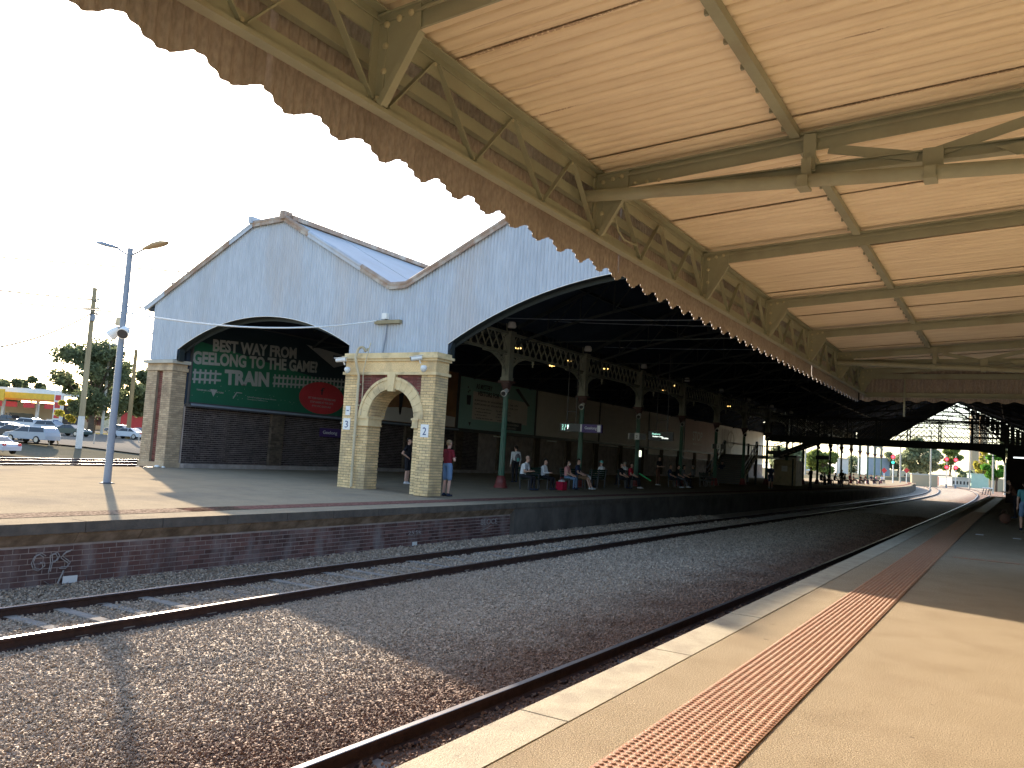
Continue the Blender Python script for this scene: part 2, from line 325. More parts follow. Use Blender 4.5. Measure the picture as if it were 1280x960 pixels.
def thing(name, label, cat, loc=(0,0,0), group=None, rz=0):
    o = bpy.data.objects.new(name, None); COL.objects.link(o); o.location = loc; o.rotation_euler = (0,0,rz); o.empty_display_size = .2
    o['label'] = label; o['category'] = cat
    if group: o['group'] = group
    return o
def dup(root, loc, rz=None, label=None, mats=None):
    def cp(o, par):
        c = o.copy(); COL.objects.link(c)
        if par: c.parent = par
        for ch in o.children: cp(ch, c)
        return c
    r = cp(root, None); r.location = loc
    if rz is not None: r.rotation_euler = (0,0,rz)
    if label: r['label'] = label
    return r
def np_mesh(name, V, Fq, mats, mi=None, smooth=False):
    me = bpy.data.meshes.new(name); nf, k = Fq.shape
    me.vertices.add(len(V)); me.vertices.foreach_set('co', V.astype(np.float32).ravel())
    me.loops.add(nf*k); me.loops.foreach_set('vertex_index', Fq.astype(np.int32).ravel())
    me.polygons.add(nf); me.polygons.foreach_set('loop_start', np.arange(0, nf*k, k, dtype=np.int32))
    me.polygons.foreach_set('loop_total', np.full(nf, k, dtype=np.int32))
    for x in mats: me.materials.append(MATS[x])
    if mi is not None: me.polygons.foreach_set('material_index', mi.astype(np.int32))
    me.polygons.foreach_set('use_smooth', np.full(nf, smooth)); me.update(calc_edges=True); me.validate(); return me
def text(s, name, mat, parent, origin, ux, uy, height, width=None, depth=.008, align='LEFT', bold=0, **props):
    """flat lettering: origin = lower left, ux / uy = writing and up directions"""
    cu = bpy.data.curves.new(name, 'FONT'); cu.body = s; cu.size = 1; cu.extrude = .01; cu.offset = bold; cu.resolution_u = 3
    to = bpy.data.objects.new('tmp', cu); COL.objects.link(to)
    dg = bpy.context.evaluated_depsgraph_get(); me = bpy.data.meshes.new_from_object(to.evaluated_get(dg))
    bpy.data.objects.remove(to); bpy.data.curves.remove(cu)
    n = len(me.vertices); co = np.zeros(n*3); me.vertices.foreach_get('co', co); co = co.reshape(-1, 3)
    mn, mx = co.min(0), co.max(0); hh = .72 if '\n' not in s else mx[1]-mn[1]
    k = height/(hh if '\n' not in s else hh); kx = (width/(mx[0]-mn[0])) if width else k
    ux = Vector(ux).normalized(); uy = Vector(uy).normalized(); nz = ux.cross(uy)
    o = np.array(origin); x = (co[:,0]-mn[0])*kx; y = (co[:,1]-(0 if '\n' not in s else mn[1]))*k; z = (co[:,2]/.01)*depth
    V = o + np.outer(x, ux) + np.outer(y, uy) + np.outer(z, nz)
    me.vertices.foreach_set('co', V.ravel()); me.materials.clear(); me.materials.append(MATS[mat]); me.update(); me.name = name
    return link(name, me, parent, **props)
def bricks(mb, o, ux, uy, nz, w, h, bl=.23, bh=.074, g=.014, proud=.012, mask=None, mi=0, jit=.003):
    """a running-bond face of separate bricks, each standing proud of the mortar"""
    o = Vector(o); ux = Vector(ux); uy = Vector(uy); nz = Vector(nz); r = 0; y = g/2; out = []
    while y+bh < h+.02:
        x = -(bl+g)/2*(r % 2)
        while x < w:
            a, b2 = max(x, 0), min(x+bl, w)
            if b2-a > .03:
                c = ((a+b2)/2, y+bh/2)
                if mask is None or mask(*c):
                    p = proud+rnd.uniform(-jit, jit)
                    q = [o+ux*a+uy*y, o+ux*b2+uy*y, o+ux*b2+uy*min(y+bh, h), o+ux*a+uy*min(y+bh, h)]
                    q2 = [k+nz*p for k in q]; fs = [(4,5,6,7),(0,1,5,4),(1,2,6,5),(2,3,7,6),(3,0,4,7)]
                    if mb is None: out.append((q+q2, fs))
                    else: mb.add(q+q2, fs, mi)
            x += bl+g
        y += bh+g; r += 1
    return out

# ------------------------------------------------------------------ lines of the tracks and platform edges
def catmull(P, step=1.0):
    P = [np.array(p, float) for p in P]; P = [2*P[0]-P[1]]+P+[2*P[-1]-P[-2]]; out = []
    for i in range(1, len(P)-2):
        a, b, c, d = P[i-1:i+3]; n = max(2, int(np.linalg.norm(c-b)/step))
        for k in range(n):
            t = k/n; out.append(.5*((2*b)+(-a+c)*t+(2*a-5*b+4*c-d)*t*t+(-a+3*b-3*c+d)*t**3))
    out.append(P[-2]); return np.array(out)
def offset(P, d):
    T = np.gradient(P, axis=0); T /= np.linalg.norm(T, axis=1)[:, None]; return P + np.c_[T[:,1], -T[:,0]]*d     # d > 0: to the right
def xat(P, y): return float(np.interp(y, P[:,1], P[:,0]))
LA = catmull([(-4.9,-8),(-4.8,2),(-4.65,8),(-4.52,16),(-4.42,28),(-4.33,46),(-4.22,75),(-4.22,105),(-4.5,130),(-5.8,170),(-10.5,235),(-20,300),(-45,400)], 2.5)
RA = offset(LA, 1.6)
RB = catmull([(-9.8,-10),(-10.0,-2),(-10.15,6),(-10.3,12),(-10.3,20),(-10.2,33),(-9.95,50),(-9.7,75),(-9.45,104),(-10.6,150),(-15.5,215),(-24,277),(-48,370)], 2.5)
LB = offset(RB, -1.65)
EO = catmull([(-2.62,-8),(-2.6,34),(-2.5,50),(-2.38,64),(-2.3,80),(-2.2,98)], 1.5)
EF = catmull([(-13.1,-12),(-13.2,6),(-13.28,20),(-13.2,40),(-12.95,60),(-12.75,80),(-12.65,104),(-13.6,140),(-17.5,190),(-24,235)], 1.5)
TOPZ = -.95
# ------------------------------------------------------------------ ground: one sheet to the horizon, rising gently beyond the yard
def gz(x, y):
    s = -.862*x+.507*y
    if s < 78: a = -1.2
    elif s < 84: a = -1.2+.85*(s-78)/6
    else: a = -.35+min(1.6, (s-84)*.0155)
    return a if x < -28 else (a if s < 78 else max(-1.2, -1.2+(a+1.2)*min(1, max(0, (-28-x)/30))))
def ground():
    xs = np.unique(np.r_[np.linspace(-900,-160,20), np.linspace(-160,-20,71), np.linspace(-20,20,12), np.linspace(20,900,18)])
    ys = np.unique(np.r_[np.linspace(-300,0,12), np.linspace(0,260,100), np.linspace(260,2500,30)])
    V = np.array([(x, y, gz(x, y)) for y in ys for x in xs]); nx, ny = len(xs), len(ys)
    Fq = np.array([(j*nx+i, j*nx+i+1, (j+1)*nx+i+1, (j+1)*nx+i) for j in range(ny-1) for i in range(nx-1)])
    link('ground', np_mesh('ground', V, Fq, ['ground'], smooth=True), kind='structure')
ground()
def strip(A, B, z, name, mat, parent=None, kind='structure', zb=None, **k):
    """flat sheet between two lines (A left, B right); with zb also side faces down to zb"""
    n = len(A); mb = MB()
    if len(B) != n: B = np.array([(np.interp(t, np.linspace(0,1,len(B)), B[:,0]), np.interp(t, np.linspace(0,1,len(B)), B[:,1])) for t in np.linspace(0,1,n)])
    z = (lambda x, y, z=z: z) if not callable(z) else z
    a = [(p[0], p[1], z(p[0], p[1])) for p in A]; b = [(p[0], p[1], z(p[0], p[1])) for p in B]
    mb.add(a+b, [(i, n+i, n+i+1, i+1) for i in range(n-1)])
    if zb is not None:
        a2 = [(p[0], p[1], zb) for p in A]; b2 = [(p[0], p[1], zb) for p in B]
        mb.add(a+a2, [(i, i+1, n+i+1, n+i) for i in range(n-1)]); mb.add(b+b2, [(i+1, i, n+i, n+i+1) for i in range(n-1)])
        mb.add([a[0], b[0], b2[0], a2[0]], [(0,3,2,1)]); mb.add([a[-1], b[-1], b2[-1], a2[-1]], [(0,1,2,3)])
    return mb.build(name, mat, parent, kind=kind, **k)
# ballast bed, reaching under both tracks and on round the curve
bedL = catmull([(-13.6,-12),(-13.6,20),(-13.4,60),(-13.1,104),(-14.1,140),(-18.6,190),(-28,240),(-52,310),(-90,390)], 2.5)
bedR = catmull([(-2.3,-12),(-2.2,34),(-1.6,62),(-1.0,98),(1,140),(2,190),(-2,250),(-10,320),(-40,420)], 2.5)
bed = strip(bedL, bedR, -1.105, 'track_ballast', 'ballast_bed')

# rails: head, web and foot swept along the line
def rail(P, parent):
    prof = [(-.07,-.158),(.07,-.158),(.07,-.146),(.012,-.13),(.012,-.045),(.036,-.036),(.036,-.004),(.03,0),(-.03,0),(-.036,-.004),(-.036,-.036),(-.012,-.045),(-.012,-.13),(-.07,-.146)]
    T = np.gradient(P, axis=0); T /= np.linalg.norm(T, axis=1)[:, None]; Nn = np.c_[T[:,1], -T[:,0]]
    n = len(prof); V = np.array([(P[i,0]+Nn[i,0]*a, P[i,1]+Nn[i,1]*a, TOPZ+b) for i in range(len(P)) for a, b in prof])
    Fq = []; mi = []
    for i in range(len(P)-1):
        for k in range(n):
            Fq.append((i*n+k, (i+1)*n+k, (i+1)*n+(k+1)%n, i*n+(k+1)%n)); mi.append(1 if k in (6,7,8) else 0)
    return link('rail', np_mesh('rail', V, np.array(Fq), ['rail_side', 'rail_top'], np.array(mi)), parent)
def track(A, B, label, y0, y1, name='railway_track', sz=-1.07):
    t = thing(name, label, 'railway track', (float(A[0][0]), float(A[0][1]), -1.16))
    rail(A, t); rail(B, t)
    sb = MB(); sb.box(-.84, .84, -.085, .085, -.14, 0); me = sb.mesh('sleeper', 'sleeper'); y = y0; k = 0; rest = MB()
    while y < y1:
        cx = (xat(A, y)+xat(B, y))/2; dx = (xat(A, y+1)+xat(B, y+1))/2-cx; ang = -math.atan(dx)
        if k < 130:
            o = link('sleeper', me, t, loc=(cx-t.location.x, y-t.location.y, sz-t.location.z+rnd.uniform(-.026,.006))); o.rotation_euler = (0,0,ang+rnd.uniform(-.015,.015))
        else:
            c, s = math.cos(ang), math.sin(ang); q = [(cx+c*a-s*b, y+s*a+c*b) for a, b in ((-1.3,-.12),(1.3,-.12),(1.3,.12),(-1.3,.12))]
            rest.prism([(a, b, -1.24) for a, b in q], (0,0,.13))
        y += .685; k += 1
    if rest.v: rest.build('far_sleepers', 'sleeper', t, kind='stuff')
    cl = MB(); y = max(y0, 2)
    while y < min(y1, 45):
        for P in (A, B):
            x = xat(P, y)
            for s in (-1, 1): cl.box(x+s*.10-.03, x+s*.10+.03, y-.05, y+.05, -1.11, -1.075)
        y += .685
    cl.build('rail_clips', 'rail_side', t, kind='stuff')
    return t
track(LA, RA, 'shiny railway track hard against the tactile-edged platform in the foreground', -2, 200, sz=-1.1)
track(LB, RB, 'railway track with pale sleepers below the brick wall of the far platform', -2, 200)

# loose stones on the bed
def stones():
    ico = [(0,0,1)]+[(math.cos(a)*.9, math.sin(a)*.9, .3*(-1)**i) for i, a in enumerate(np.linspace(0, 2*math.pi, 6)[:-1])]+[(0,0,-1)]
    base = np.array(ico); FT = [(0,1,2),(0,2,3),(0,3,4),(0,4,5),(0,5,1),(6,2,1),(6,3,2),(6,4,3),(6,5,4),(6,1,5)]
    FT = np.array(FT)
    def zone(n, y0, y1, x0f, x1f, size, z0, zs=.02):
        u = nrs.rand(n); y = y0*(y1/y0)**u; x0 = np.interp(y, *x0f); x1 = np.interp(y, *x1f); x = x0+(x1-x0)*nrs.rand(n)
        sz = size*(.6+.7*nrs.rand(n))*np.clip(y/14, .8, 2.0); return np.c_[x, y, z0+zs*nrs.rand(n)], sz
    la = (LA[:,1], LA[:,0]-.08); rb = (RB[:,1], RB[:,0]+.08)
    P1, s1 = zone(115000, 3.2, 60, rb, la, .0185, -1.103, .014)
    P2, s2 = zone(15000, 4, 42, (LB[:,1], LB[:,0]+.08), (RB[:,1], RB[:,0]-.08), .022, -1.098, .022)
    P3, s3 = zone(22000, 4, 40, (EF[:,1], EF[:,0]+.0), (LB[:,1], LB[:,0]-.06), .024, -1.1, .04)
    t3 = np.clip((np.interp(P3[:,1], LB[:,1], LB[:,0])-P3[:,0])/1.3, 0, 1); P3[:,2] += .08*t3
    P4, s4 = zone(9000, 2.5, 30, (LA[:,1], LA[:,0]+.08), (RA[:,1], RA[:,0]-.05), .022, -1.09, .03)
    P = np.r_[P1,P2,P3,P4]; S = np.r_[s1,s2,s3,s4]; n = len(P)
    S3 = S[:,None]*np.c_[.8+.6*nrs.rand(n), .8+.6*nrs.rand(n), .5+.5*nrs.rand(n)]
    ax = nrs.randn(n,3); ax /= np.linalg.norm(ax, axis=1)[:,None]; th = nrs.rand(n)*6.28
    v = base[None]*S3[:,None]*(1+.25*nrs.randn(n,7,1)); c, s = np.cos(th)[:,None,None], np.sin(th)[:,None,None]
    v = v*c + np.cross(ax[:,None,:], v)*s + ax[:,None,:]*(v@ax[:,:,None])*(1-c)
    V = (v+P[:,None]).reshape(-1,3); Fq = (FT[None]+(np.arange(n)*7)[:,None,None]).reshape(-1,3)
    link('ballast_stones', np_mesh('ballast_stones', V, Fq, ['ballast_stone']), kind='stuff')
stones()
# banked bed by the far wall
strip(offset(catmull([(-13.2,-12),(-13.3,20),(-13.0,60),(-12.7,104)],2), 0), offset(catmull([(-12.1,-12),(-12.3,20),(-12.0,60),(-11.7,104)],2), 0), lambda x, y: -1.03 if x < xat(LB, y)-.8 else -1.095, 'ballast_shoulder', 'ballast_bed')

# ------------------------------------------------------------------ the platform we stand on
EO_in = offset(EO, .35); EO_top = offset(EO, .352)
near_pl = strip(EO_top, np.array([(5.2, -8), (5.2, 98)]), 0, 'platform', 'asphalt_sand', zb=-1.3)
strip(offset(EO, .10), offset(EO, .35), -.11, 'platform_wall', 'brick_dark', near_pl, zb=-1.3, kind=None)
cop = MB(); cop.box(0, .35, 0, 1, -.11, .004)
ys = [4.52+2.2*k for k in range(-3, 43)]
for i in range(len(ys)-1):
    y0, y1 = ys[i]+.006, ys[i+1]-.006; a, b = xat(EO, y0), xat(EO, y1); mb = MB(); z = rnd.uniform(.002,.006); e = .012
    for k in range(1):
        q = [(a, y0), (a+.346, y0), (b+.346, y1), (b, y1)]
        q2 = [(a+e, y0+.004), (a+.342, y0+.004), (b+.342, y1-.004), (b+e, y1-.004)]
        vs = [(x, y, -.11) for x, y in q]+[(x, y, z-e) for x, y in q]+[(x, y, z) for x, y in q2]
        fs = [(3,2,1,0)]+[(i0, (i0+1)%4, 4+(i0+1)%4, 4+i0) for i0 in range(4)]+[(4+i0, 4+(i0+1)%4, 8+(i0+1)%4, 8+i0) for i0 in range(4)]+[(8,9,10,11)]
        mb.add(vs, fs)
    mb.build('coping_stone', 'coping_pale', near_pl)
# tactile tiles with 6 x 6 domes
def tile_mesh():
    mb = MB(); mb.box(0, .296, 0, .296, .002, .009)
    for i in range(6):
        for j in range(6):
            cx, cy = .0255+.049*i, .0255+.049*j; n = 8
            vs = [(cx+r*math.cos(2*math.pi*k/n), cy+r*math.sin(2*math.pi*k/n), z) for r, z in ((.018,.009),(.0135,.0158)) for k in range(n)]
            mb.add(vs, [(k, (k+1)%n, n+(k+1)%n, n+k) for k in range(n)]+[tuple(range(n, 2*n))])
    return mb
tm = tile_mesh(); tme = tm.mesh('tactile_tile', 'tactile'); rest = MB(); k = 0
y = 2.6; n_t = 0
while y < 90:
    x0 = xat(EO, y)+.77
    for c in range(2):
        if n_t < 290 and y > 3.0:
            o = link('tactile_tile', tme, near_pl, loc=(x0+.3*c, y, 0)); n_t += 1
        else:
            rest.add([(a+x0+.3*c, b+y, z) for a, b, z in [(0,0,.008),(.296,0,.008),(.296,.296,.008),(0,.296,.008)]], [(0,1,2,3)])
    y += .3
rest.build('far_tactile_tiles', 'tactile', near_pl, kind='stuff')
# dotted tactile lines and markers across the platform
mk = MB()
for i in range(9):
    mk.box(-1.05+.3*i, -.78+.3*i, 18.95, 19.15, .001, .008)
mk.build('cross_tactile_strip', 'tactile', near_pl)
MB().box(-.95, -.75, 27.6, 27.85, .001, .008).box(-.02, .18, 27.3, 27.5, .001, .008).build('white_mark', 'white_paint', near_pl)

# ------------------------------------------------------------------ the island platform opposite
def fz(x, y=0): return min(.1, max(0, (xat(EF, y)-.6-x)*.022)) if x > -30 else .1
EF_in = offset(EF, -.42)
rear = catmull([(-27.5,-12),(-28.2,6),(-28.9,14),(-29.8,21),(-29.9,60),(-29.9,104),(-30,140),(-33,190),(-38,235)], 1.5)
mid = catmull([(-19,-12),(-19,20),(-19,60),(-19,104),(-20,140),(-24,190),(-31,235)], 1.5)
far_pl = strip(EF_in, mid, lambda x, y: fz(x, y), 'island_platform', 'far_asphalt', zb=None)
# winding fix: both strips face up
for pair in ((mid, rear),):
    strip(pair[0], pair[1], .1, 'platform_rear_surface', 'far_asphalt', far_pl, kind=None)
strip(rear, offset(rear, .05), .1, 'platform_rear_edge', 'concrete_wall', far_pl, zb=-1.3, kind=None)
for o in bpy.data.objects:
    if o.name.startswith(('island_platform', 'platform_rear_surface')):
        me = o.data
        if me.polygons[0].normal.z < 0: me.flip_normals()
# coping stones of the island
y = -6.0; n = 0
while y < 150:
    L = rnd.uniform(1.35,1.75) if y < 19 else 1.02
    y0, y1 = y+.006, y+L-.006; a, b = xat(EF, y0), xat(EF, y1); mb = MB(); z = rnd.uniform(.004,.012)
    q = [(a-.42, y0), (a+rnd.uniform(-.004,.004), y0), (b, y1), (b-.42, y1)]
    mb.prism([(x, yy, -.17) for x, yy in q], (0,0,.17+z)); mb.mi[1] = mb.mi[0] = 1; mb.build('coping_stone', ['far_coping', 'far_asphalt'], far_pl); y += L; n += 1
# corbel course and wall below
y = -6.0
while y < 22.0:
    L = rnd.uniform(1.1,1.6); y1 = min(y+L, 22.0); a, b = xat(EF, y), xat(EF, y1)
    vs = [(a-.05, y+.006, -.171),(a-.05, y+.006, -.2),(a-.17, y+.006, -.36),(a-.45, y+.006, -.36),(a-.45, y+.006, -.171)]
    MB().prism(vs, (b-a, y1-y-.012, 0)).build('corbel_stone', 'corbel_stone', far_pl); y = y1
y = -6.0; mw = MB()
WX = -.19
wl = [(-6+2*k) for k in range(15)]
mw.add([(xat(EF, t)+WX, t, z) for t in wl for z in (-.36, -1.3)], [(2*i, 2*i+1, 2*i+3, 2*i+2) for i in range(len(wl)-1)])
mw.build('mortar_backing', 'mortar', far_pl)
restb = MB(); cnt = 0
for seg in range(len(wl)-1):
    y0, y1 = wl[seg], wl[seg+1]; a, b = xat(EF, y0)+WX, xat(EF, y1)+WX
    ux = Vector((b-a, y1-y0, 0)); L = ux.length; ux /= L; nz = Vector((ux.y, -ux.x, 0))
    for vs, fs in bricks(None, (a, y0, -1.19), ux, (0,0,1), nz, L, .83, proud=.007, jit=.003, g=.015, bh=.073):
        if 4.4 < vs[0].y < 9.6 and cnt < 285:
            MB().add(vs, fs).build('brick', 'brick_red', far_pl); cnt += 1
        else: restb.add(vs, fs)
restb.build('brickwork', 'brick_red', far_pl, kind='stuff')
# rendered wall from Y = 22 on
cw = [22+1.5*k for k in range(60)]; mw = MB()
mw.add([(xat(EF, t)-.03, t, z) for t in cw for z in (-.171, -1.3)], [(2*i, 2*i+1, 2*i+3, 2*i+2) for i in range(len(cw)-1)])
mw.add([(xat(EF, t)-.03, t, z) for t in np.linspace(110.5, 235, 60) for z in (-.0, -1.3)], [(2*i, 2*i+1, 2*i+3, 2*i+2) for i in range(59)])
mw.add([(xat(EF, 22)-.2, 22, -.17), (xat(EF, 22)-.03, 22, -.17), (xat(EF, 22)-.03, 22, -1.3), (xat(EF, 22)-.2, 22, -1.3)], [(0,1,2,3)])
mw.build('rendered_wall', 'concrete_wall', far_pl)
# tactile strip along the island's edge, painted tan where sunlit, red where shaded
for (ya_, yb_, mt_) in ((-12, 11.5, 'tactile_sunlit'), (11.5, 240, 'tactile_shaded')):
    sel = EF[(EF[:,1] >= ya_-.8) & (EF[:,1] <= yb_+.8)]; strip(offset(sel, -1.45), offset(sel, -.85), lambda x, y: .009+fz(x, y), 'tactile_strip', mt_, far_pl, kind='stuff')
# chalk writing on the wall
gx = lambda y: xat(EF, y)-.16
for s, y, z, h, wd, mt in (('BLOCE', 20.3, -.62, .17, .9, 'chalk'), ('25.5k', 16.9, -.72, .1, .55, 'chalk')):
    text(s, 'wall_writing', mt, far_pl, (gx(y)+.012, y, z), (0,1,0), (0,0,1), h, wd, depth=.002)
GPS = [[(.17,.2),(.1,.25),(.02,.22),(-.02,.12),(.02,.02),(.1,-.01),(.17,.04),(.16,.1),(.09,.1)], [(.27,-.06),(.29,.1),(.27,.22),(.36,.24),(.4,.18),(.36,.11),(.28,.1)], [(.6,.27),(.5,.24),(.45,.17),(.52,.12),(.59,.07),(.55,-.01),(.44,.0)]]
for st_ in GPS:
    for dx_, dz_ in ((0,0),(.03,.022)):
        MB().tube([(gx(7.4)+.012, 7.28+a*1.0+dx_, -.76+b+dz_) for a, b in st_], .0085, 4).build('wall_writing', 'chalk', far_pl)
ar = MB(); ar.bar((gx(7.85)+.01, 7.8, -.8), (gx(7.85)+.01, 7.7, -1.06), .004, .04, (1,0,0)); ar.bar((gx(7.85)+.01, 7.5, -.95), (gx(7.7)+.01, 7.7, -1.08), .004, .035, (1,0,0)); ar.bar((gx(7.9)+.01, 7.9, -1.0), (gx(7.7)+.01, 7.7, -1.08), .004, .035, (1,0,0))
ar.bar((gx(20.5)+.01, 20.3, -.8), (gx(20.5)+.01, 20.9, -.66), .004, .025, (1,0,0)); ar.bar((gx(20.5)+.01, 20.3, -.8), (gx(20.5)+.01, 20.9, -.9), .004, .025, (1,0,0))
ar.build('chalk_arrow', 'chalk', far_pl)
MB().box(gx(8)+.005, gx(8)+.011, 7.8, 8.05, -1.02, -.9).box(gx(17.1)+.005, gx(17.1)+.011, 17.1, 17.3, -1.02, -.92).build('white_sticker', 'white_paint', far_pl)

# ------------------------------------------------------------------ the verandah over our platform
CX = -2.6; CE = 17.75; BR0, BRS = 2.80, 2.39
def zr(x): return 3.635+.06*(x-CX)              # top of the rafters
cano = thing('platform_canopy', 'cream and olive corrugated iron verandah roof over the near platform, with scalloped valance', 'canopy', (CX, CE, 0))
def sheet(x0, x1, y0, y1, zo, name='roof_sheet'):
    V = []; Fq = []; k0 = int(round(y0/.1)); y = y0; ys_ = []
    prof = [(0, .020), (.006, .006), (.012, -.004), (.026, -.011), (.05, -.0145), (.074, -.011), (.088, -.004), (.094, .006)]
    p = math.floor(y0/.1)*.1
    while p < y1+.1:
        for a, b in prof:
            if y0-1e-6 <= p+a <= y1: ys_.append((p+a, b))
        p += .1
    for y, h in ys_: V += [(x0, y, zr(x0)+.045+h+zo), (x1, y, zr(x1)+.045+h+zo)]
    for i in range(len(ys_)-1): Fq.append((2*i, 2*i+1, 2*i+3, 2*i+2))
    link(name, np_mesh(name, np.array(V), np.array(Fq), ['roof_sheet']), cano)
y = -6.25
while y < CE-.1:
    y1 = min(y+.8, CE)
    zj = (0, .012)[int(round((y+6.25)/.8)) % 2]
    sheet(-2.74, -1.17, y, y1+.03, zj+rnd.uniform(0,.004))
    sheet(-1.23, 1.3, y, y1+.03, -.009+zj+rnd.uniform(0,.004)); sheet(1.26, 3.3, y, y1+.04, 0)
    y += .8
# solid outer skin a little above, so no light leaks through the laps
MB().add([(-2.76,-6.3,zr(-2.76)+.07),(3.3,-6.3,zr(3.3)+.07),(3.3,CE+.04,zr(3.3)+.07),(-2.76,CE+.04,zr(-2.76)+.07)], [(0,1,2,3)]).build('outer_roof_skin', 'galv_rust', cano)
bys = [BR0+BRS*k for k in range(-3, 7)]
trussed = (1, 5)
def angle_bar(mb, x0, x1, y, depth=.12):
    mb.bar((x0, y, zr(x0)-depth/2), (x1, y, zr(x1)-depth/2), .012, depth)
    mb.bar((x0, y, zr(x0)-.006), (x1, y, zr(x1)-.006), .075, .012)
    mb.bar((x0, y-.03, zr(x0)-.045), (x1, y-.03, zr(x1)-.045), .006, .012)
def rivet(mb, p, r=.013, ax='y'):
    s3 = {'y': (1,.7,1), 'x': (.7,1,1)}[ax]; mb.ball(p, r, 8, 0, s3)
for k in range(-3, 7):
    y = BR0+BRS*k
    mb = MB(); angle_bar(mb, CX, 3.3, y); mb.build('rafter', 'canopy_green', cano)
    g = MB(); g.prism([(CX+.004, y-.016, 3.628),(-2.345, y-.016, 3.645),(-2.345, y-.016, 3.505),(-2.545, y-.016, 3.185),(CX+.004, y-.016, 3.185)], (0,-.01,0))
    g.bar((-2.345, y-.04, 3.505), (-2.545, y-.04, 3.185), .035, .007, (0,1,0)); g.bar((-2.338, y-.012, 3.505), (-2.538, y-.012, 3.185), .006, .04, (0,1,0))
    g.bar((CX+.06, y-.03, 3.19), (CX+.06, y-.03, 3.6), .012, .006, (0,1,0)); g.box(CX, CX+.012, y-.07, y-.026, 3.19, 3.6)
    gp = g.build('gusset_plate', 'canopy_green', cano)
    if y > 0:
        rv = MB()
        for q in ((CX+.06, 3.575), (CX+.135, 3.59), (CX+.205, 3.6), (CX+.06, 3.47), (CX+.06, 3.345), (CX+.03, 3.215)): rivet(rv, (q[0], y-.03, q[1]), .017)
        rv.build('rivets', 'rivet_paint', gp, kind='stuff')
mb = MB(); mb.box(CX-.01, CX+.002, -6.3, CE, 3.53, 3.65); mb.box(CX-.01, CX+.055, -6.3, CE, 3.648, 3.656); mb.box(CX+.004, CX+.012, -6.3, CE, 3.605, 3.615)
mb.build('top_chord', 'canopy_green', cano)
mb = MB(); mb.box(CX-.01, CX+.002, -6.3, CE, 3.185, 3.265); mb.box(CX-.012, CX+.05, -6.3, CE, 3.165, 3.184); mb.box(CX-.06, CX-.012, -6.3, CE, 3.23, 3.24)
mb.build('bottom_chord', 'canopy_green', cano)
MB().box(CX-.10, CX-.06, -6.3, CE, 3.42, 3.49).box(CX-.10, CX-.055, -6.3, CE, 3.412, 3.419).build('valance_rail', 'canopy_green', cano)
for k in range(-3, 6):
    y = BR0+BRS*k; p = (BRS-.06)/3
    for j in range(3):
        b0 = y+.03+p*j
        for (ya, za, yb, zb) in ((b0+(.04 if j == 0 else .02), 3.215, b0+p*.46, 3.585), (b0+p*.52, 3.6, b0+p*.98, 3.215)):
            if j == 0 and ya < y+.09 and za < 3.3: pass
            MB().bar((CX+.008, ya, za), (CX+.008, yb, zb), .008, .036, (1,0,0)).build('lattice_bar', 'canopy_green', cano)
    rv = MB()
    for j in range(1, 3): rivet(rv, (CX+.013, y+.03+p*j, 3.222), .011, 'x')
    for j in range(3): rivet(rv, (CX+.013, y+.03+p*(j+.49), 3.59), .011, 'x')
    rv.build('rivets', 'rivet_paint', cano, kind='stuff')
# scalloped corrugated valance, in separate sheets
def val_z(y): return 3.045+.03*math.cos(2*math.pi*(y-1.75)/.315+math.pi)+.003*math.sin(y*37)
y = -6.3
while y < CE:
    y1 = min(y+1.22, CE); n = int((y1-y)/.0095); V = []; Fq = []
    for i in range(n+1):
        t = y+(y1-y)*i/n; xx = CX-.125+.008*math.cos(2*math.pi*t/.057)+(.004 if int(y*3) % 2 else 0)
        V += [(xx, t, val_z(t)), (xx, t, 3.66)]
    for i in range(n): Fq.append((2*i, 2*i+2, 2*i+3, 2*i+1))
    link('valance_sheet', np_mesh('valance_sheet', np.array(V), np.array(Fq), ['valance'], smooth=True), cano); y = y1
# purlins
for k in range(-3, 6):
    y0 = BR0+BRS*k+.04; y1 = y0+BRS-.08
    for px in (-1.2, 1.28):
        mb = MB(); mb.box(px-.03, px+.03, y0, y1, zr(px)-.03, zr(px)+.022); mb.box(px-.045, px-.03, y0, y1, zr(px)+.002, zr(px)+.02)
        yy = y0+.1
        while yy < y1-.05: mb.box(px-.062, px-.045, yy, yy+.02, zr(px)-.012, zr(px)+.014); yy += .3
        mb.build('purlin', 'canopy_green', cano)
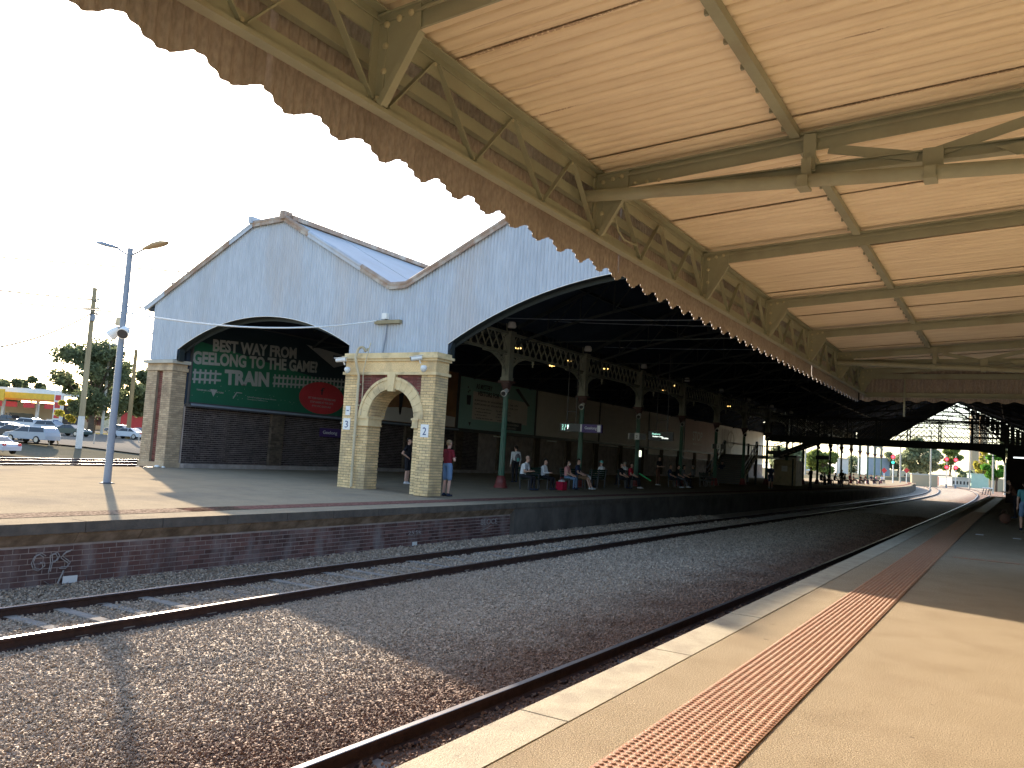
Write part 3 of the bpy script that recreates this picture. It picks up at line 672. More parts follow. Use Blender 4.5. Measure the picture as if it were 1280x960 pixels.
# the two trussed frames and their drain pipes
for k in trussed:
    y = BR0+BRS*k; mb = MB()
    mb.bar((CX, y, 3.475), (3.3, y, 3.475), .012, .06); mb.bar((CX, y, 3.442), (3.3, y, 3.442), .07, .01); mb.bar((CX, y-.02, 3.505), (3.3, y-.02, 3.505), .03, .008)
    mb.build('tie_bar', 'canopy_green', cano)
    for a, za, b, zb in ((-1.0, 3.6, -.5, 3.48), (-.45, 3.48, .5, 3.72), (.6, 3.72, 1.3, 3.48), (1.35, 3.48, 2.3, 3.8)):
        MB().bar((a, y-.012, za), (b, y-.012, zb), .01, .06).build('strut', 'canopy_green', cano)
    MB().box(-1.145, -1.07, y-.055, y-.035, 3.46, 3.7).box(-1.14, -1.08, y-.12, y-.10, 3.39, 3.52).build('hanger_clip', 'canopy_green', cano)
    MB().box(-.47, -.36, y-.05, y-.03, 3.4, 3.51).build('hanger_clip', 'canopy_green', cano)
    MB().prism([(-.1, y-.03, 3.47), (.25, y-.03, 3.5), (.9, y-.03, 3.5), (.9, y-.03, 3.4), (0.0, y-.03, 3.41)], (0,-.01,0)).build('joint_plate', 'canopy_green', cano)
    zp = lambda x: 3.455-.053*(x+2.65)
    MB().tube([(CX-.05, y-.12, zp(-2.65)), (3.25, y-.12, zp(3.25))], .042, 12).build('drain_pipe', 'canopy_green', cano)
    for xx in (-1.12, -.42): MB().box(xx-.035, xx+.035, y-.185, y-.06, zp(xx)-.052, zp(xx)-.036).box(xx-.03, xx+.03, y-.18, y-.165, zp(xx)-.05, zp(xx)+.02).build('pipe_clamp', 'canopy_green', cano)
    rv = MB()
    for i in range(5): rivet(rv, (CX+.12+.09*i, y-.012, 3.545), .014)
    rv.build('rivets', 'rivet_paint', cano, kind='stuff')
# end screen
x = CX-.1
while x < 3.2:
    x1 = min(x+.8, 3.3); n = int((x1-x)/.0127); V = []; Fq = []
    for i in range(n+1):
        t = x+(x1-x)*i/n; yy = CE+.03+.008*math.cos(2*math.pi*t/.076); V += [(t, yy, 3.06+.02*math.cos(2*math.pi*t/.3)), (t, yy, zr(t)+.05)]
    for i in range(n): Fq.append((2*i, 2*i+2, 2*i+3, 2*i+1))
    link('end_sheet', np_mesh('end_sheet', np.array(V), np.array(Fq), ['valance'], smooth=True), cano); x = x1
MB().box(CX, 3.3, CE-.02, CE+.005, 3.13, 3.23).box(CX, 3.3, CE-.08, CE-.02, 3.13, 3.142).build('end_beam', 'canopy_green', cano)
MB().box(CX, 3.3, CE-.05, CE, 3.5, 3.6).build('end_rafter', 'canopy_green', cano)
MB().tube([(-1.86, CE-.06, 3.55), (-1.86, CE-.06, 2.75)], .018, 8).build('hanger_rod', 'canopy_green', cano)
# the loose cable caught in the lattice
MB().tube([(CX+.03, 5.32, 3.46), (CX+.04, 5.42, 3.40), (CX+.04, 5.5, 3.31), (CX+.04, 5.6, 3.27), (CX+.04, 5.78, 3.28), (CX+.03, 5.9, 3.3)], .008, 6).build('loose_cable', 'canopy_green', cano)
# unseen building added behind us, its cream wall placed to bounce sunlight under the verandah
sb = thing('unseen_station_building', 'unseen station building with a cream wall, added to bounce sunlight under the near canopy', 'building', (3.3, 0, 0))
MB().box(3.3, 9, -9, 18.2, -.3, 5.2).build('wall', 'cream_paint', sb)
MB().prism([(3.2,-9.2,5.2),(9.2,-9.2,5.2),(6.2,-9.2,6.6)], (0,27.6,0)).build('roof', 'roof_iron', sb)

# ------------------------------------------------------------------ the train shed
GY = 21.0; SE = 114.0
TOP = [(-31.75, 6.78), (-25.35, 9.86), (-23.6, 9.92), (-18.15, 7.0), (-17.45, 7.0), (-8.1, 11.4), (-6.9, 11.4), (2.7, 6.9)]
def ztop(x): return float(np.interp(x, [p[0] for p in TOP], [p[1] for p in TOP]))
def arc(x, x0, x1, zs, zc):
    h = (x1-x0)/2; s = zc-zs; r = (h*h+s*s)/(2*s); d = x-(x0+x1)/2; return zc-r+math.sqrt(max(0, r*r-d*d))
def zbot(x):
    if -29.38 < x < -19.85: return arc(x, -29.38, -19.85, 4.98, 6.17)
    if -15.58 < x < -.9: return arc(x, -15.58, -.9, 4.95, 6.98)
    return 4.56
shed = thing('train_shed', 'long double-gabled train shed with pale corrugated front and two shallow arches', 'train shed', (-17.8, GY, .1))
cuts = sorted(set([-31.2, -29.38, -19.85, -15.58, -.9, 2.7]+[round(-31.2+.76*i, 3) for i in range(45)]))
cuts = [c for i, c in enumerate(cuts) if i == 0 or c-cuts[i-1] > .12 or c in (-29.38, -19.85, -15.58, -.9)]
for i in range(len(cuts)-1):
    x0, x1 = cuts[i], cuts[i+1]
    if x1-x0 < .02: continue
    n = max(2, int((x1-x0)/.0125)); V = []; Fq = []; off = rnd.uniform(0,.006)
    for k in range(n+1):
        x = x0+(x1-x0)*k/n; xm = min(max(x, x0+.001), x1-.001); yy = GY-.04*abs(math.cos(math.pi*x/.125))**.9-off+.012
        V += [(x, yy, zbot(xm)), (x, yy, ztop(x)-.04)]
    for k in range(n): Fq.append((2*k, 2*k+2, 2*k+3, 2*k+1))
    rust = -24.55 < (x0+x1)/2 < -23.9
    link('cladding_sheet', np_mesh('cladding_sheet', np.array(V), np.array(Fq), ['galv'], smooth=True), shed)
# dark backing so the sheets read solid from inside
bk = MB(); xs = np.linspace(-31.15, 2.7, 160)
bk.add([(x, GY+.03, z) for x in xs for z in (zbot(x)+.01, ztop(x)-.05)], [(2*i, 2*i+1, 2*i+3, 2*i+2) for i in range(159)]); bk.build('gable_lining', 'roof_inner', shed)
# white drip edge and dark steel soffit along the arches
for x0, x1, zs, zc in ((-29.38, -19.85, 4.98, 6.17), (-15.58, -.9, 4.95, 6.98)):
    xx = np.linspace(x0+.001, x1-.001, 60)
    mb = MB(); mb.tube([(x, GY-.02, arc(x, x0, x1, zs, zc)-.005) for x in xx], .014, 6); mb.build('arch_edge', 'white_paint', shed)
    mb = MB(); mb.add([(x, y, arc(x, x0, x1, zs, zc)+dz) for x in xx for y, dz in ((GY+.0, .0), (GY+.32, .0), (GY+.32, -.14), (GY+.28,-.14))],
        [(4*i+k, 4*i+4+k, 4*i+5+k, 4*i+1+k) for i in range(59) for k in range(3)]); mb.build('arch_soffit', 'steel_dark', shed)
    for x in (x0, x1): MB().box(x-.06, x+.06, GY+.05, GY+.3, 4.5, 5.1).build('arch_post', 'steel_dark', shed)
# barge boards: short lengths of ridge and roll capping, rusty here and there
def capping(p, q, k, rl):
    a = Vector((p[0], GY-.07, p[1])); b = Vector((q[0], GY-.07, q[1])); n = max(1, round((b-a).length/rl))
    for i in range(n):
        s = a.lerp(b, i/n); t = a.lerp(b, (i+1)/n-.006/n)
        mb = MB(); mb.tube([s+Vector((0,0,.02)), t+Vector((0,0,.02))], .085, 10); mb.bar(s+Vector((0,-.05,-.07)), t+Vector((0,-.05,-.07)), .02, .16)
        mb.build('barge_capping', 'galv_rust' if (i*7+k*3) % 5 in (1,2,4) or (k == 1) else 'galv', shed)
for k in range(len(TOP)-1): capping(TOP[k], TOP[k+1], k, 1.5)
MB().box(-25.5, -25.3, GY-.22, GY+.2, 9.85, 10.12).build('ridge_end', 'galv', shed); MB().box(-23.75, -23.5, GY-.22, GY+.2, 9.85, 10.16).build('ridge_end', 'galv_rust', shed)
# roof planes in long sheets
for k in range(len(TOP)-1):
    (xa, za), (xb, zb) = TOP[k], TOP[k+1]; n = 1 if abs(xb-xa) < 2 else 1
    yy = [GY-.05+i*(SE-GY)/(31) for i in range(32)] if k in (2,) else [GY-.05, SE]
    for i in range(len(yy)-1):
        dz = .012*(i % 2)
        MB().prism([(xa, yy[i]+.004, za+.0+dz),(xb, yy[i]+.004, zb+.0+dz),(xb, yy[i]+.004, zb-.06+dz),(xa, yy[i]+.004, za-.06+dz)], (0, yy[i+1]-yy[i]-.008, 0)).build('roof_sheet', 'roof_iron', shed)
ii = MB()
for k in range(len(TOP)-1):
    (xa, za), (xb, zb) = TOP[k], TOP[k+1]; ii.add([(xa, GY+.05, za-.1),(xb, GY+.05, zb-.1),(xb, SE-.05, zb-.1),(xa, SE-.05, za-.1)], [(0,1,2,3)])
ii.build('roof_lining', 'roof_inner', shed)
MB().box(-23.62, -23.35, GY+.1, SE, 9.86, 10.04).box(-25.6, -25.4, GY+.1, SE, 9.86, 10.04).build('ridge_vent', 'galv_rust', shed)
MB().box(-23.7, -23.4, 34.2, 34.6, 10.04, 10.3).build('ridge_end', 'galv_rust', shed)
# roof trusses across both halls
def truss_mb(x0, x1, xr, ze, zr_, zb):
    mb = MB(); w_ = .07
    mb.bar((x0, 0, ze), (xr, 0, zr_), .08, .14); mb.bar((xr, 0, zr_), (x1, 0, ze), .08, .14)
    pts = [(x0+(x1-x0)*t, 0, zb+(4*t*(1-t))*(1.7)) for t in np.linspace(0, 1, 15)]
    for a, b in zip(pts[:-1], pts[1:]): mb.bar(a, b, .06, .1)
    for i in range(1, 14):
        x = pts[i][0]; zt = ze+(zr_-ze)*(1-abs(x-xr)/((xr-x0) if x < xr else (x1-xr)))
        mb.bar((x, 0, pts[i][2]), (x, 0, zt), .04, .05)
        j = i+1 if x < xr else i-1; xj = pts[j][0]; ztj = ze+(zr_-ze)*(1-abs(xj-xr)/((xr-x0) if xj < xr else (x1-xr)))
        mb.bar((x, 0, pts[i][2]), (xj, 0, ztj), .03, .05)
    mb.bar(pts[0], pts[-1], .03, .04)
    return mb
tme1 = truss_mb(-17.6, 2.5, -7.5, 6.75, 11.1, 6.1).mesh('roof_truss', 'steel_dark'); tme2 = truss_mb(-29.4, -18.2, -24.5, 6.9, 9.6, 6.1).mesh('roof_truss', 'steel_dark')
COLY = [28.5+7.05*i for i in range(17)]
def place_part(name, me, parent, wloc):
    o = link(name, me, parent, loc=Vector(wloc)-Vector(parent.location)); return o
for y in [y for y in COLY if y < SE]:
    place_part('roof_truss', tme1, shed, (0, y, 0)); place_part('roof_truss', tme2, shed, (0, y, 0))
for x, z in ((-14.5, 8.15), (-11, 9.8), (-4, 9.8), (-1, 8.3), (-21, 8.3), (-27.5, 8.5)):
    MB().bar((x, GY+.4, z-.05), (x, SE, z-.05), .08, .12).build('purlin', 'steel_dark', shed)
# far gable screen with glazing bars on its right hand side
rake = lambda x: float(np.interp(x, [-17.5, -14.3, -14.2, -13.4, -5.8, -3.6, -1.5, .3, 2.7], [5.3, 5.3, 5.3, 6.2, 11.0, 8.9, 7.0, 4.3, 4.2]))
xs = list(np.arange(-17.5, -5.75, .3))
pn = MB(); pn.add([(x, SE+.05, z) for x in xs for z in (min(rake(x), ztop(x)-.1), ztop(x)-.07)], [(2*i, 2*i+1, 2*i+3, 2*i+2) for i in range(len(xs)-1)]); pn.build('far_gable_sheet', 'roof_inner', shed)
for i in range(16):
    x = -5.6+.52*i; z0, z1 = min(rake(x), rake(x+.42)), min(ztop(x), ztop(x+.42))-.1
    if z1 > z0+.1: MB().box(x, x+.42, SE+.02, SE+.08, z0, z1).build('louvre_board', 'roof_inner', shed)
mb = MB()
for x in np.arange(-5.2, 2.7, .42): mb.bar((x, SE, max(4.0, 8.6-(x+5.2)*.9)), (x, SE, ztop(x)-.1), .11, .09)
for k in range(9): mb.bar((-5.4+.3*k, SE, 8.9-.55*k), (2.6, SE, 8.9-.55*k), .08, .1)
for k in range(12): mb.bar((-5.2+.7*k, SE, ztop(-5.2+.7*k)-.2), (-5.2+.7*k+2.4, SE, ztop(-5.2+.7*k)-3.6), .08, .12)
mb.bar((-6.9, SE, 10.4), (2.6, SE, 4.0), .15, .16, (0,1,0)); mb.bar((-17.4, SE, 6.6), (2.6, SE, 6.6), .1, .12); mb.bar((-12, SE, 9.3), (-3, SE, 9.3), .1, .1)
mb.build('far_glazing_bars', 'steel_dark', shed, kind='stuff')
MB().prism([(-31.1, SE-.1, 5.9), (-17.6, SE-.1, 5.9), (-17.6, SE-.1, 6.95), (-23.6, SE-.1, 9.8), (-25.3, SE-.1, 9.8), (-31.1, SE-.1, 6.9)], (0,.08,0)).build('far_gable_panel', 'roof_inner', shed)
# left wall: dark bricks below, lining boards above the posters
swt = thing('brick_wall', 'dark brick wall along the back of the shed, under the advertising hoardings', 'wall', (-29.6, 22.6, .1))
MB().box(-29.95, -29.53, 21.72, SE, .1, 2.75).build('wall_core', 'mortar', swt)
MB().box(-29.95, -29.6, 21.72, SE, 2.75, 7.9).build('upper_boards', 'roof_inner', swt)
bw = MB(); bricks(bw, (-29.53, 21.72, .12), (0,1,0), (0,0,1), (1,0,0), 22, 2.6, proud=.01); bw.build('brickwork', 'brick_dark', swt, kind='stuff')
for y in [26.3+4.9*i for i in range(18)]:
    mb = MB(); mb.box(-29.52, -29.36, y, y+.75, .1, 2.72)
    if y < 45: bricks(mb, (-29.36, y, .1), (0,1,0), (0,0,1), (1,0,0), .75, 2.62, proud=.008); bricks(mb, (-29.52, y, .1), (1,0,0), (0,0,1), (0,-1,0), .16, 2.62, proud=.008)
    mb.build('pilaster', 'brick_mid', swt)
MB().box(-29.53, -29.3, 21.72, SE, .1, .28).build('plinth', 'mortar', swt)
MB().box(-29.6, -29.2, 21.72, SE, 2.66, 2.8).build('shelf_beam', 'dark_grey', swt); MB().box(-29.3, -29.18, 21.72, 41, 2.72, 2.80).build('shelf_edge', 'grey_metal', swt)
MB().box(-31.2, -31.1, GY+.06, SE, 4.56, 6.75).build('side_cladding', 'galv', shed); MB().box(-31.1, -29.6, 21.6, 21.72, 4.56, 8.0).build('corner_boards', 'roof_inner', shed); MB().box(-29.95, -29.6, GY+.1, 21.9, 5.2, 7.9).build('corner_boards', 'roof_inner', shed)
MB().box(2.7, 3.1, 21.2, SE, 0, 6.9).build('side_wall', 'brick_dark', shed)
MB().box(2.65, 2.75, 21.0, 21.2, 0, 6.9).build('side_post', 'brick_yellow', shed)

# ------------------------------------------------------------------ hoardings on the wall
HX = -29.42
def board(y0, y1, z0, z1, mat, label):
    t = thing('billboard', label, 'billboard', (HX, y0, z0))
    MB().box(HX-.12, HX-.03, y0+.03, y1-.03, z0, z1).build('panel', mat, t)
    mb = MB()
    for a, b, c, d in ((y0, y0+.05, z0-.03, z1+.03), (y1-.05, y1, z0-.03, z1+.03)): mb.box(HX-.13, HX, a, b, c, d)
    mb.box(HX-.13, HX-.001, y0+.05, y1-.05, z0-.03, z0+.03); mb.box(HX-.13, HX-.001, y0+.05, y1-.05, z1-.03, z1+.03)
    mb.build('frame', 'dark_grey', t); return t
TX = HX-.028
def tx(s, mat, t, y, z, h, wd=None, bold=0, name='lettering'): return text(s, name, mat, t, (TX, y, z), (0,1,0), (0,0,1), h, wd, depth=.004, bold=bold)
b1 = board(21.75, 31.3, 2.84, 6.5, 'bb_green', 'green billboard reading BEST WAY FROM GEELONG TO THE GAME? TRAIN, behind the left arch')
night = MB(); night.add([(TX, 21.8, 5.5), (TX, 31.2, 4.4), (TX, 31.2, 6.47), (TX, 21.8, 6.47)], [(0,1,2,3)]); night.build('night_print', 'bb_night', b1)
TX += .006
tt_ = lambda s_, y, z, h, wd, bo: text(s_, 'lettering', 'bb_grey', b1, (TX, y, z), (0,1,.06), (0,-.06,1), h, wd, depth=.004, bold=bo)
tt_('BEST WAY FROM', 22.75, 5.16, .5, 4.8, .04); tt_('GEELONG TO THE GAME?', 21.8, 4.5, .52, 7.2, .04); tt_('TRAIN', 23.5, 3.8, .62, 2.5, .05)
for a, b in ((21.85, 23.3), (26.2, 31.2)):
    fence = MB(); sl_ = lambda y: .06*(y-22)
    for z in (3.8, 4.08): fence.add([(TX, a, z+sl_(a)), (TX, b, z+sl_(b)), (TX, b, z+.09+sl_(b)), (TX, a, z+.09+sl_(a))], [(0,1,2,3)])
    y = a+.06
    while y < b-.1: fence.add([(TX+.002, y, 3.68+sl_(y)), (TX+.002, y+.1, 3.68+sl_(y)), (TX+.002, y+.1, 4.28+sl_(y)), (TX+.002, y, 4.28+sl_(y))], [(0,1,2,3)]); y += .26
    fence.build('picket_print', 'bb_grey', b1)
cir = MB(); cy, cz = 29.45, 3.68
cir.add([(TX+.004, cy, cz)]+[(TX+.004, cy+1.55*math.cos(2*math.pi*k/36), max(2.9, cz+.8*math.sin(2*math.pi*k/36))) for k in range(36)], [(0, k+1, (k+1) % 36+1) for k in range(36)]); cir.build('red_disc', 'bb_red', b1)
TX += .006
for i, (s, h) in enumerate((('GET YOUR FOOTY TIMETABLE AND', .1), ('STOP AHEAD AT THE GATE', .1), ('PTV.VIC.GOV.AU', .09))): tx(s, 'bb_grey', b1, 28.5+.16*i, 3.6-.19*i, h, 1.9-.32*i)
tx('f', 'bb_night', b1, 29.3, 3.85, .38, .28); TX -= .006
tri = MB(); tri.add([(TX, 28.1, 6.2), (TX, 31.2, 6.0), (TX, 31.2, 5.62), (TX, 30.1, 5.3)], [(0,1,2,3)]); tri.build('triangle_print', 'bb_grey', b1)
TX += .004; tx('PTV', 'bb_night', b1, 30.0, 5.72, .22, .6, .01)
dots = MB()
for i in range(34):
    y, z = rnd.uniform(21.9, 28.4), rnd.uniform(3.1, 3.7); dots.add([(TX, y-.02, z), (TX, y, z-.02), (TX, y+.02, z), (TX, y, z+.02)], [(0,1,2,3)])
dots.build('confetti_print', 'bb_grey', b1)
tx('TRANSPORT FOR', 'bb_grey', b1, 22.1, 3.38, .07, .75); tx('VICTORIA', 'bb_grey', b1, 23.1, 3.36, .07, .4)
dots = MB(); dots.add([(TX, 22.8, 3.5), (TX, 22.98, 3.18), (TX, 23.16, 3.5)], [(0,1,2)]); dots.add([(TX, 24.0, 3.2), (TX, 24.06, 3.2), (TX, 24.25, 3.5), (TX, 24.18, 3.5)], [(0,1,2,3)]); dots.add([(TX, 24.2, 3.5), (TX, 24.5, 3.5), (TX, 24.5, 3.46), (TX, 24.22, 3.46)], [(0,1,2,3)]); dots.build('logo_print', 'bb_grey', b1, kind='stuff')
tx('Authorised and published by the Victorian Government', 'bb_grey', b1, 24.8, 3.32, .055, 1.7); tx('Transport Melbourne', 'bb_grey', b1, 24.8, 3.22, .045, 1.2)
TX -= .010
b2 = board(31.5, 41.0, 2.84, 6.3, 'bb_brown', 'brown picture billboard of a standing figure, seen through the brick archway')
mb = MB(); mb.add([(TX, 35.2, 5.4), (TX, 35.9, 5.4), (TX, 35.8, 4.4), (TX, 35.65, 3.3), (TX, 35.5, 3.3), (TX, 35.4, 4.4)], [(0,1,2,3,4,5)]); mb.build('figure_print', 'bb_ink', b2)
mb = MB(); mb.add([(TX, 31.6, 2.9), (TX, 40.9, 2.9), (TX, 40.9, 3.5), (TX, 36, 3.75), (TX, 31.6, 3.4)], [(0,1,2,3,4)]); mb.build('ground_print', 'bb_tan', b2)
b3 = board(41.15, 50.75, 2.84, 6.15, 'bb_teal', 'teal edged billboard with dark headline and two columns of text, right of the archway')
mb = MB(); mb.add([(TX, 42.7, 3.5), (TX, 49.6, 3.5), (TX, 49.6, 5.1), (TX, 42.7, 5.3)], [(0,1,2,3)]); mb.build('text_panel_print', 'bb_tan', b3); TX += .004
tx('AS MYSTERY', 'bb_ink', b3, 43.0, 5.5, .32, 1.9, .02); tx('VISITORS FOR', 'bb_ink', b3, 43.2, 5.08, .3, 2.6, .02)
for i in range(2): tx('SUPPORTED BY VOLUNTEERS AND THE CITY', 'bb_ink', b3, 42.9, 4.7-.24*i, .11, 5.4)
for c in (0, 1):
    for i in range(4): tx('keeping our stations safe' if i % 2 else 'for all of our visitors', 'bb_ink', b3, 43.0+2.5*c+.2*(i % 2), 4.2-.2*i, .08, 1.9-.25*(i % 3))
mb = MB(); mb.add([(TX, 42.0, 5.0), (TX, 42.5, 5.0), (TX, 42.45, 4.4), (TX, 42.05, 4.4)], [(0,1,2,3)]); mb.add([(TX, 47.8, 5.9), (TX, 48.2, 6.0), (TX, 49.9, 4.9), (TX, 49.6, 4.85)], [(0,1,2,3)]); mb.add([(TX, 42.35, 3.3), (TX, 42.5, 3.05), (TX, 42.65, 3.3)], [(0,1,2)])
for q in ((42.1, 5.5), (42.3, 5.3), (42.15, 5.2)): mb.add([(TX, q[0]-.08, q[1]), (TX, q[0], q[1]-.08), (TX, q[0]+.08, q[1]), (TX, q[0], q[1]+.08)], [(0,1,2,3)])
mb.build('dark_print', 'bb_ink', b3, kind='stuff')
mb = MB(); mb.add([(TX, 46.8, 3.05), (TX, 48.9, 3.05), (TX, 48.9, 3.6), (TX, 46.8, 3.6)], [(0,1,2,3)]); mb.build('caption_box', 'bb_ink', b3); TX += .002
tx('STATION FRIENDS', 'bb_tan', b3, 46.95, 3.35, .13, 1.6); tx('GEELONG', 'bb_tan', b3, 46.95, 3.12, .13, 1.2)
TX = HX-.028
b4 = board(50.85, 61.4, 2.84, 6.15, 'bb_tan', 'plain tan hoarding right of the teal billboard, behind the green columns')
b5 = board(61.5, 72.2, 2.5, 6.15, 'bb_tan', 'faded tan hoarding with faint heading lines, between two green columns')
tx('Making stations', 'bb_tan_light', b5, 62.5, 5.2, .3, 3.5); tx('better together', 'bb_tan_light', b5, 63.0, 4.7, .3, 3.2)
b6 = board(72.3, 82.0, 2.1, 6.15, 'bb_tan_light', 'lighter tan hoarding behind the hanging departure board')
b7 = board(82.1, 92.4, 1.95, 6.2, 'bb_pink', 'pinkish hoarding with the word STOP')
tx('STOP', 'bb_pale', b7, 84.7, 4.0, 1.0, 3.2, .01); tx('BEFORE YOU CROSS', 'bb_pale', b7, 84.9, 3.5, .2, 3)
b8 = board(92.5, 103.8, 1.85, 6.2, 'bb_pale', 'pale hoarding with a grey line portrait, above the stairs')
mb = MB(); 
for i in range(5):
    mb.tube([(TX+.0, 94.5+i*1.1+.5*math.sin(t*2+i), 2.2+3.6*t) for t in np.linspace(0,1,12)], .05, 4)
mb.tube([(TX, 98.5+1.3*math.cos(t), 4.6+1.0*math.sin(t)) for t in np.linspace(0,6.28,20)], .06, 4); mb.build('line_art', 'bb_tan', b8)
b9 = board(103.9, 113.6, 1.85, 6.25, 'bb_pale', 'blank whitish hoarding at the far end of the shed wall')

# ------------------------------------------------------------------ left pillar
def brick_faces(mb, x0, x1, y0, y1, z0, z1, faces='fblr', **k):
    w_, d_ = x1-x0, y1-y0
    if 'f' in faces: bricks(mb, (x0, y0, z0), (1,0,0), (0,0,1), (0,-1,0), w_, z1-z0, **k)
    if 'r' in faces: bricks(mb, (x1, y0, z0), (0,1,0), (0,0,1), (1,0,0), d_, z1-z0, **k)
    if 'l' in faces: bricks(mb, (x0, y1, z0), (0,-1,0), (0,0,1), (-1,0,0), d_, z1-z0, **k)
    if 'b' in faces: bricks(mb, (x1, y1, z0), (-1,0,0), (0,0,1), (0,1,0), w_, z1-z0, **k)
pl = thing('brick_pillar', 'cream brick pillar with a red brick recess at the left end of the shed front', 'pillar', (-30.4, 21.8, .1))
PX0, PX1, PY0, PY1 = -31.3, -29.6, GY, GY+.68
core = MB(); core.box(PX0+.01, -30.62, PY0+.01, PY1-.01, .1, 4.2); core.box(-30.22, PX1-.01, PY0+.01, PY1-.01, .1, 4.2); core.box(-30.62, -30.22, PY0+.13, PY1-.01, .1, 4.2); core.build('pillar_core', 'mortar_yellow', pl)
yb = MB(); brick_faces(yb, PX0+.01, -30.62, PY0+.01, PY1-.01, .12, 4.1, 'flb'); brick_faces(yb, -30.22, PX1-.01, PY0+.01, PY1-.01, .12, 4.1, 'frb'); yb.build('cream_bricks', 'brick_buff', pl, kind='stuff')
rb_ = MB(); bricks(rb_, (-30.62, PY0+.13, .12), (1,0,0), (0,0,1), (0,-1,0), .4, 3.95); rb_.build('red_bricks', 'brick_maroon', pl, kind='stuff')
MB().box(PX0-.05, PX1+.05, PY0-.05, PY1+.05, 4.1, 4.24).box(PX0-.01, PX1+.01, PY0-.01, PY1+.01, 4.24, 4.4).build('pillar_band', 'brick_buff', pl)
MB().box(PX0-.14, PX1+.14, PY0-.14, PY1+.14, 4.4, 4.54).build('pillar_cap', 'concrete', pl)
MB().box(PX0-.04, PX1+.04, PY0-.04, PY1+.04, .08, .3).build('pillar_plinth', 'brick_buff', pl)
MB().ball((-29.75, PY0-.2, .13), .1, 8, 0, (1.3,1,.6)).ball((-29.4, PY0-.15, .12), .07, 8, 0, (1.3,1,.6)).build('white_rubble', 'white_paint', pl)

# ------------------------------------------------------------------ the brick archway between platforms 2 and 3
aw = thing('brick_archway', 'cream and red brick archway with keystone, carrying the numbers 3 and 2', 'archway', (-17.4, 20.6, .1))
AY0, AY1 = 20.2, 20.88; AX0, AX1 = -19.2, -15.4; DX0, DX1 = -18.08, -16.15; ACX = (DX0+DX1)/2; AR = (DX1-DX0)/2; SPR = 2.42
PW = -15.95; PL = -18.6
fzz = fz(-17, 21)
core = MB(); core.box(AX0+.01, DX0, AY0+.05, AY1-.01, fzz, 3.9); core.box(DX1, AX1-.01, AY0+.05, AY1-.01, fzz-.03, 3.9)
core.build('pier_core', 'mortar_yellow', aw)
# wall over the opening, with the half-round cut out
ov = MB(); aa = [math.pi*k/24 for k in range(25)]
for yy in (AY0+.05, AY1-.02):
    ov.add([(ACX-AR*math.cos(a), yy, SPR+AR*math.sin(a)) for a in aa]+[(ACX-AR*math.cos(a) if 0 else DX0+(DX1-DX0)*k/24, yy, 3.9) for k, a in enumerate(aa)], [(k, k+1, 26+k, 25+k) for k in range(24)])
ov.add([(ACX-AR*math.cos(a), yy, SPR+AR*math.sin(a)) for a in aa for yy in (AY0+.05, AY1-.02)], [(2*k, 2*k+1, 2*k+3, 2*k+2) for k in range(24)])
ov.build('arch_wall', 'brick_maroon', aw)
yb = MB()
brick_faces(yb, AX0+.01, PL, AY0+.012, AY1-.01, .08, 3.85, 'flb'); brick_faces(yb, PW, AX1-.012, AY0+.012, AY1-.01, .06, 3.85, 'frb')
core = MB(); core.box(AX0+.02, PL, AY0+.012, AY0+.06, .06, 3.9); core.box(PW, AX1-.02, AY0+.012, AY0+.06, .06, 3.9); core.build('pilaster_core', 'mortar_yellow', aw, kind='stuff')
bricks(yb, (PL, AY0+.05, .08), (1,0,0), (0,0,1), (0,-1,0), DX0-PL, SPR-.12); bricks(yb, (DX1, AY0+.05, .08), (1,0,0), (0,0,1), (0,-1,0), PW-DX1, SPR-.12)
bricks(yb, (DX0, AY0+.05, .08), (0,1,0), (0,0,1), (1,0,0), AY1-AY0-.06, SPR-.1); bricks(yb, (DX1, AY1-.01, .08), (0,-1,0), (0,0,1), (-1,0,0), AY1-AY0-.06, SPR-.1)
yb.build('cream_bricks', 'brick_yellow', aw, kind='stuff')
rb_ = MB(); bricks(rb_, (PL, AY0+.05, SPR), (1,0,0), (0,0,1), (0,-1,0), PW-PL, 1.44, mask=lambda a, b: math.hypot(PL+a-ACX, b) > AR+.36)
rb_.build('red_bricks', 'brick_maroon', aw, kind='stuff')
# archivolt: voussoirs
nv = 15
for k in range(nv):
    a0, a1 = math.pi*k/nv+.004, math.pi*(k+1)/nv-.004
    if k == nv//2: continue
    for r0, r1, yf in ((AR, AR+.30, AY0-.02), (AR+.30, AR+.39, AY0-.05)):
        pp = [(ACX-r*math.cos(a), yf, SPR+r*math.sin(a)) for r, a in ((r0, a0), (r0, (a0+a1)/2), (r0, a1), (r1, a1), (r1, (a0+a1)/2), (r1, a0))]
        MB().prism(pp, (0, AY0+.049-yf, 0)).build('voussoir' if r0 == AR else 'arch_moulding', 'stone_trim', aw)
bricksoff = MB()
for k in range(30):
    a0, a1 = math.pi*k/30+.006, math.pi*(k+1)/30-.006; pp = [(ACX-r*math.cos(a), AY0+.06, SPR+r*math.sin(a)) for r, a in ((AR-.012, a0), (AR-.012, a1), (AR+.01, a1), (AR+.01, a0))]
    for q in range(3): bricksoff.prism([(p[0], p[1]+q*.26, p[2]) for p in pp], (0, .25, 0))
bricksoff.build('soffit_bricks', 'brick_yellow', aw, kind='stuff')
MB().prism([(ACX-.11, AY0-.10, 3.30), (ACX+.11, AY0-.10, 3.30), (ACX+.17, AY0-.10, 3.88), (ACX-.17, AY0-.10, 3.88)], (0, .15, 0)).build('keystone', 'stone_trim', aw)
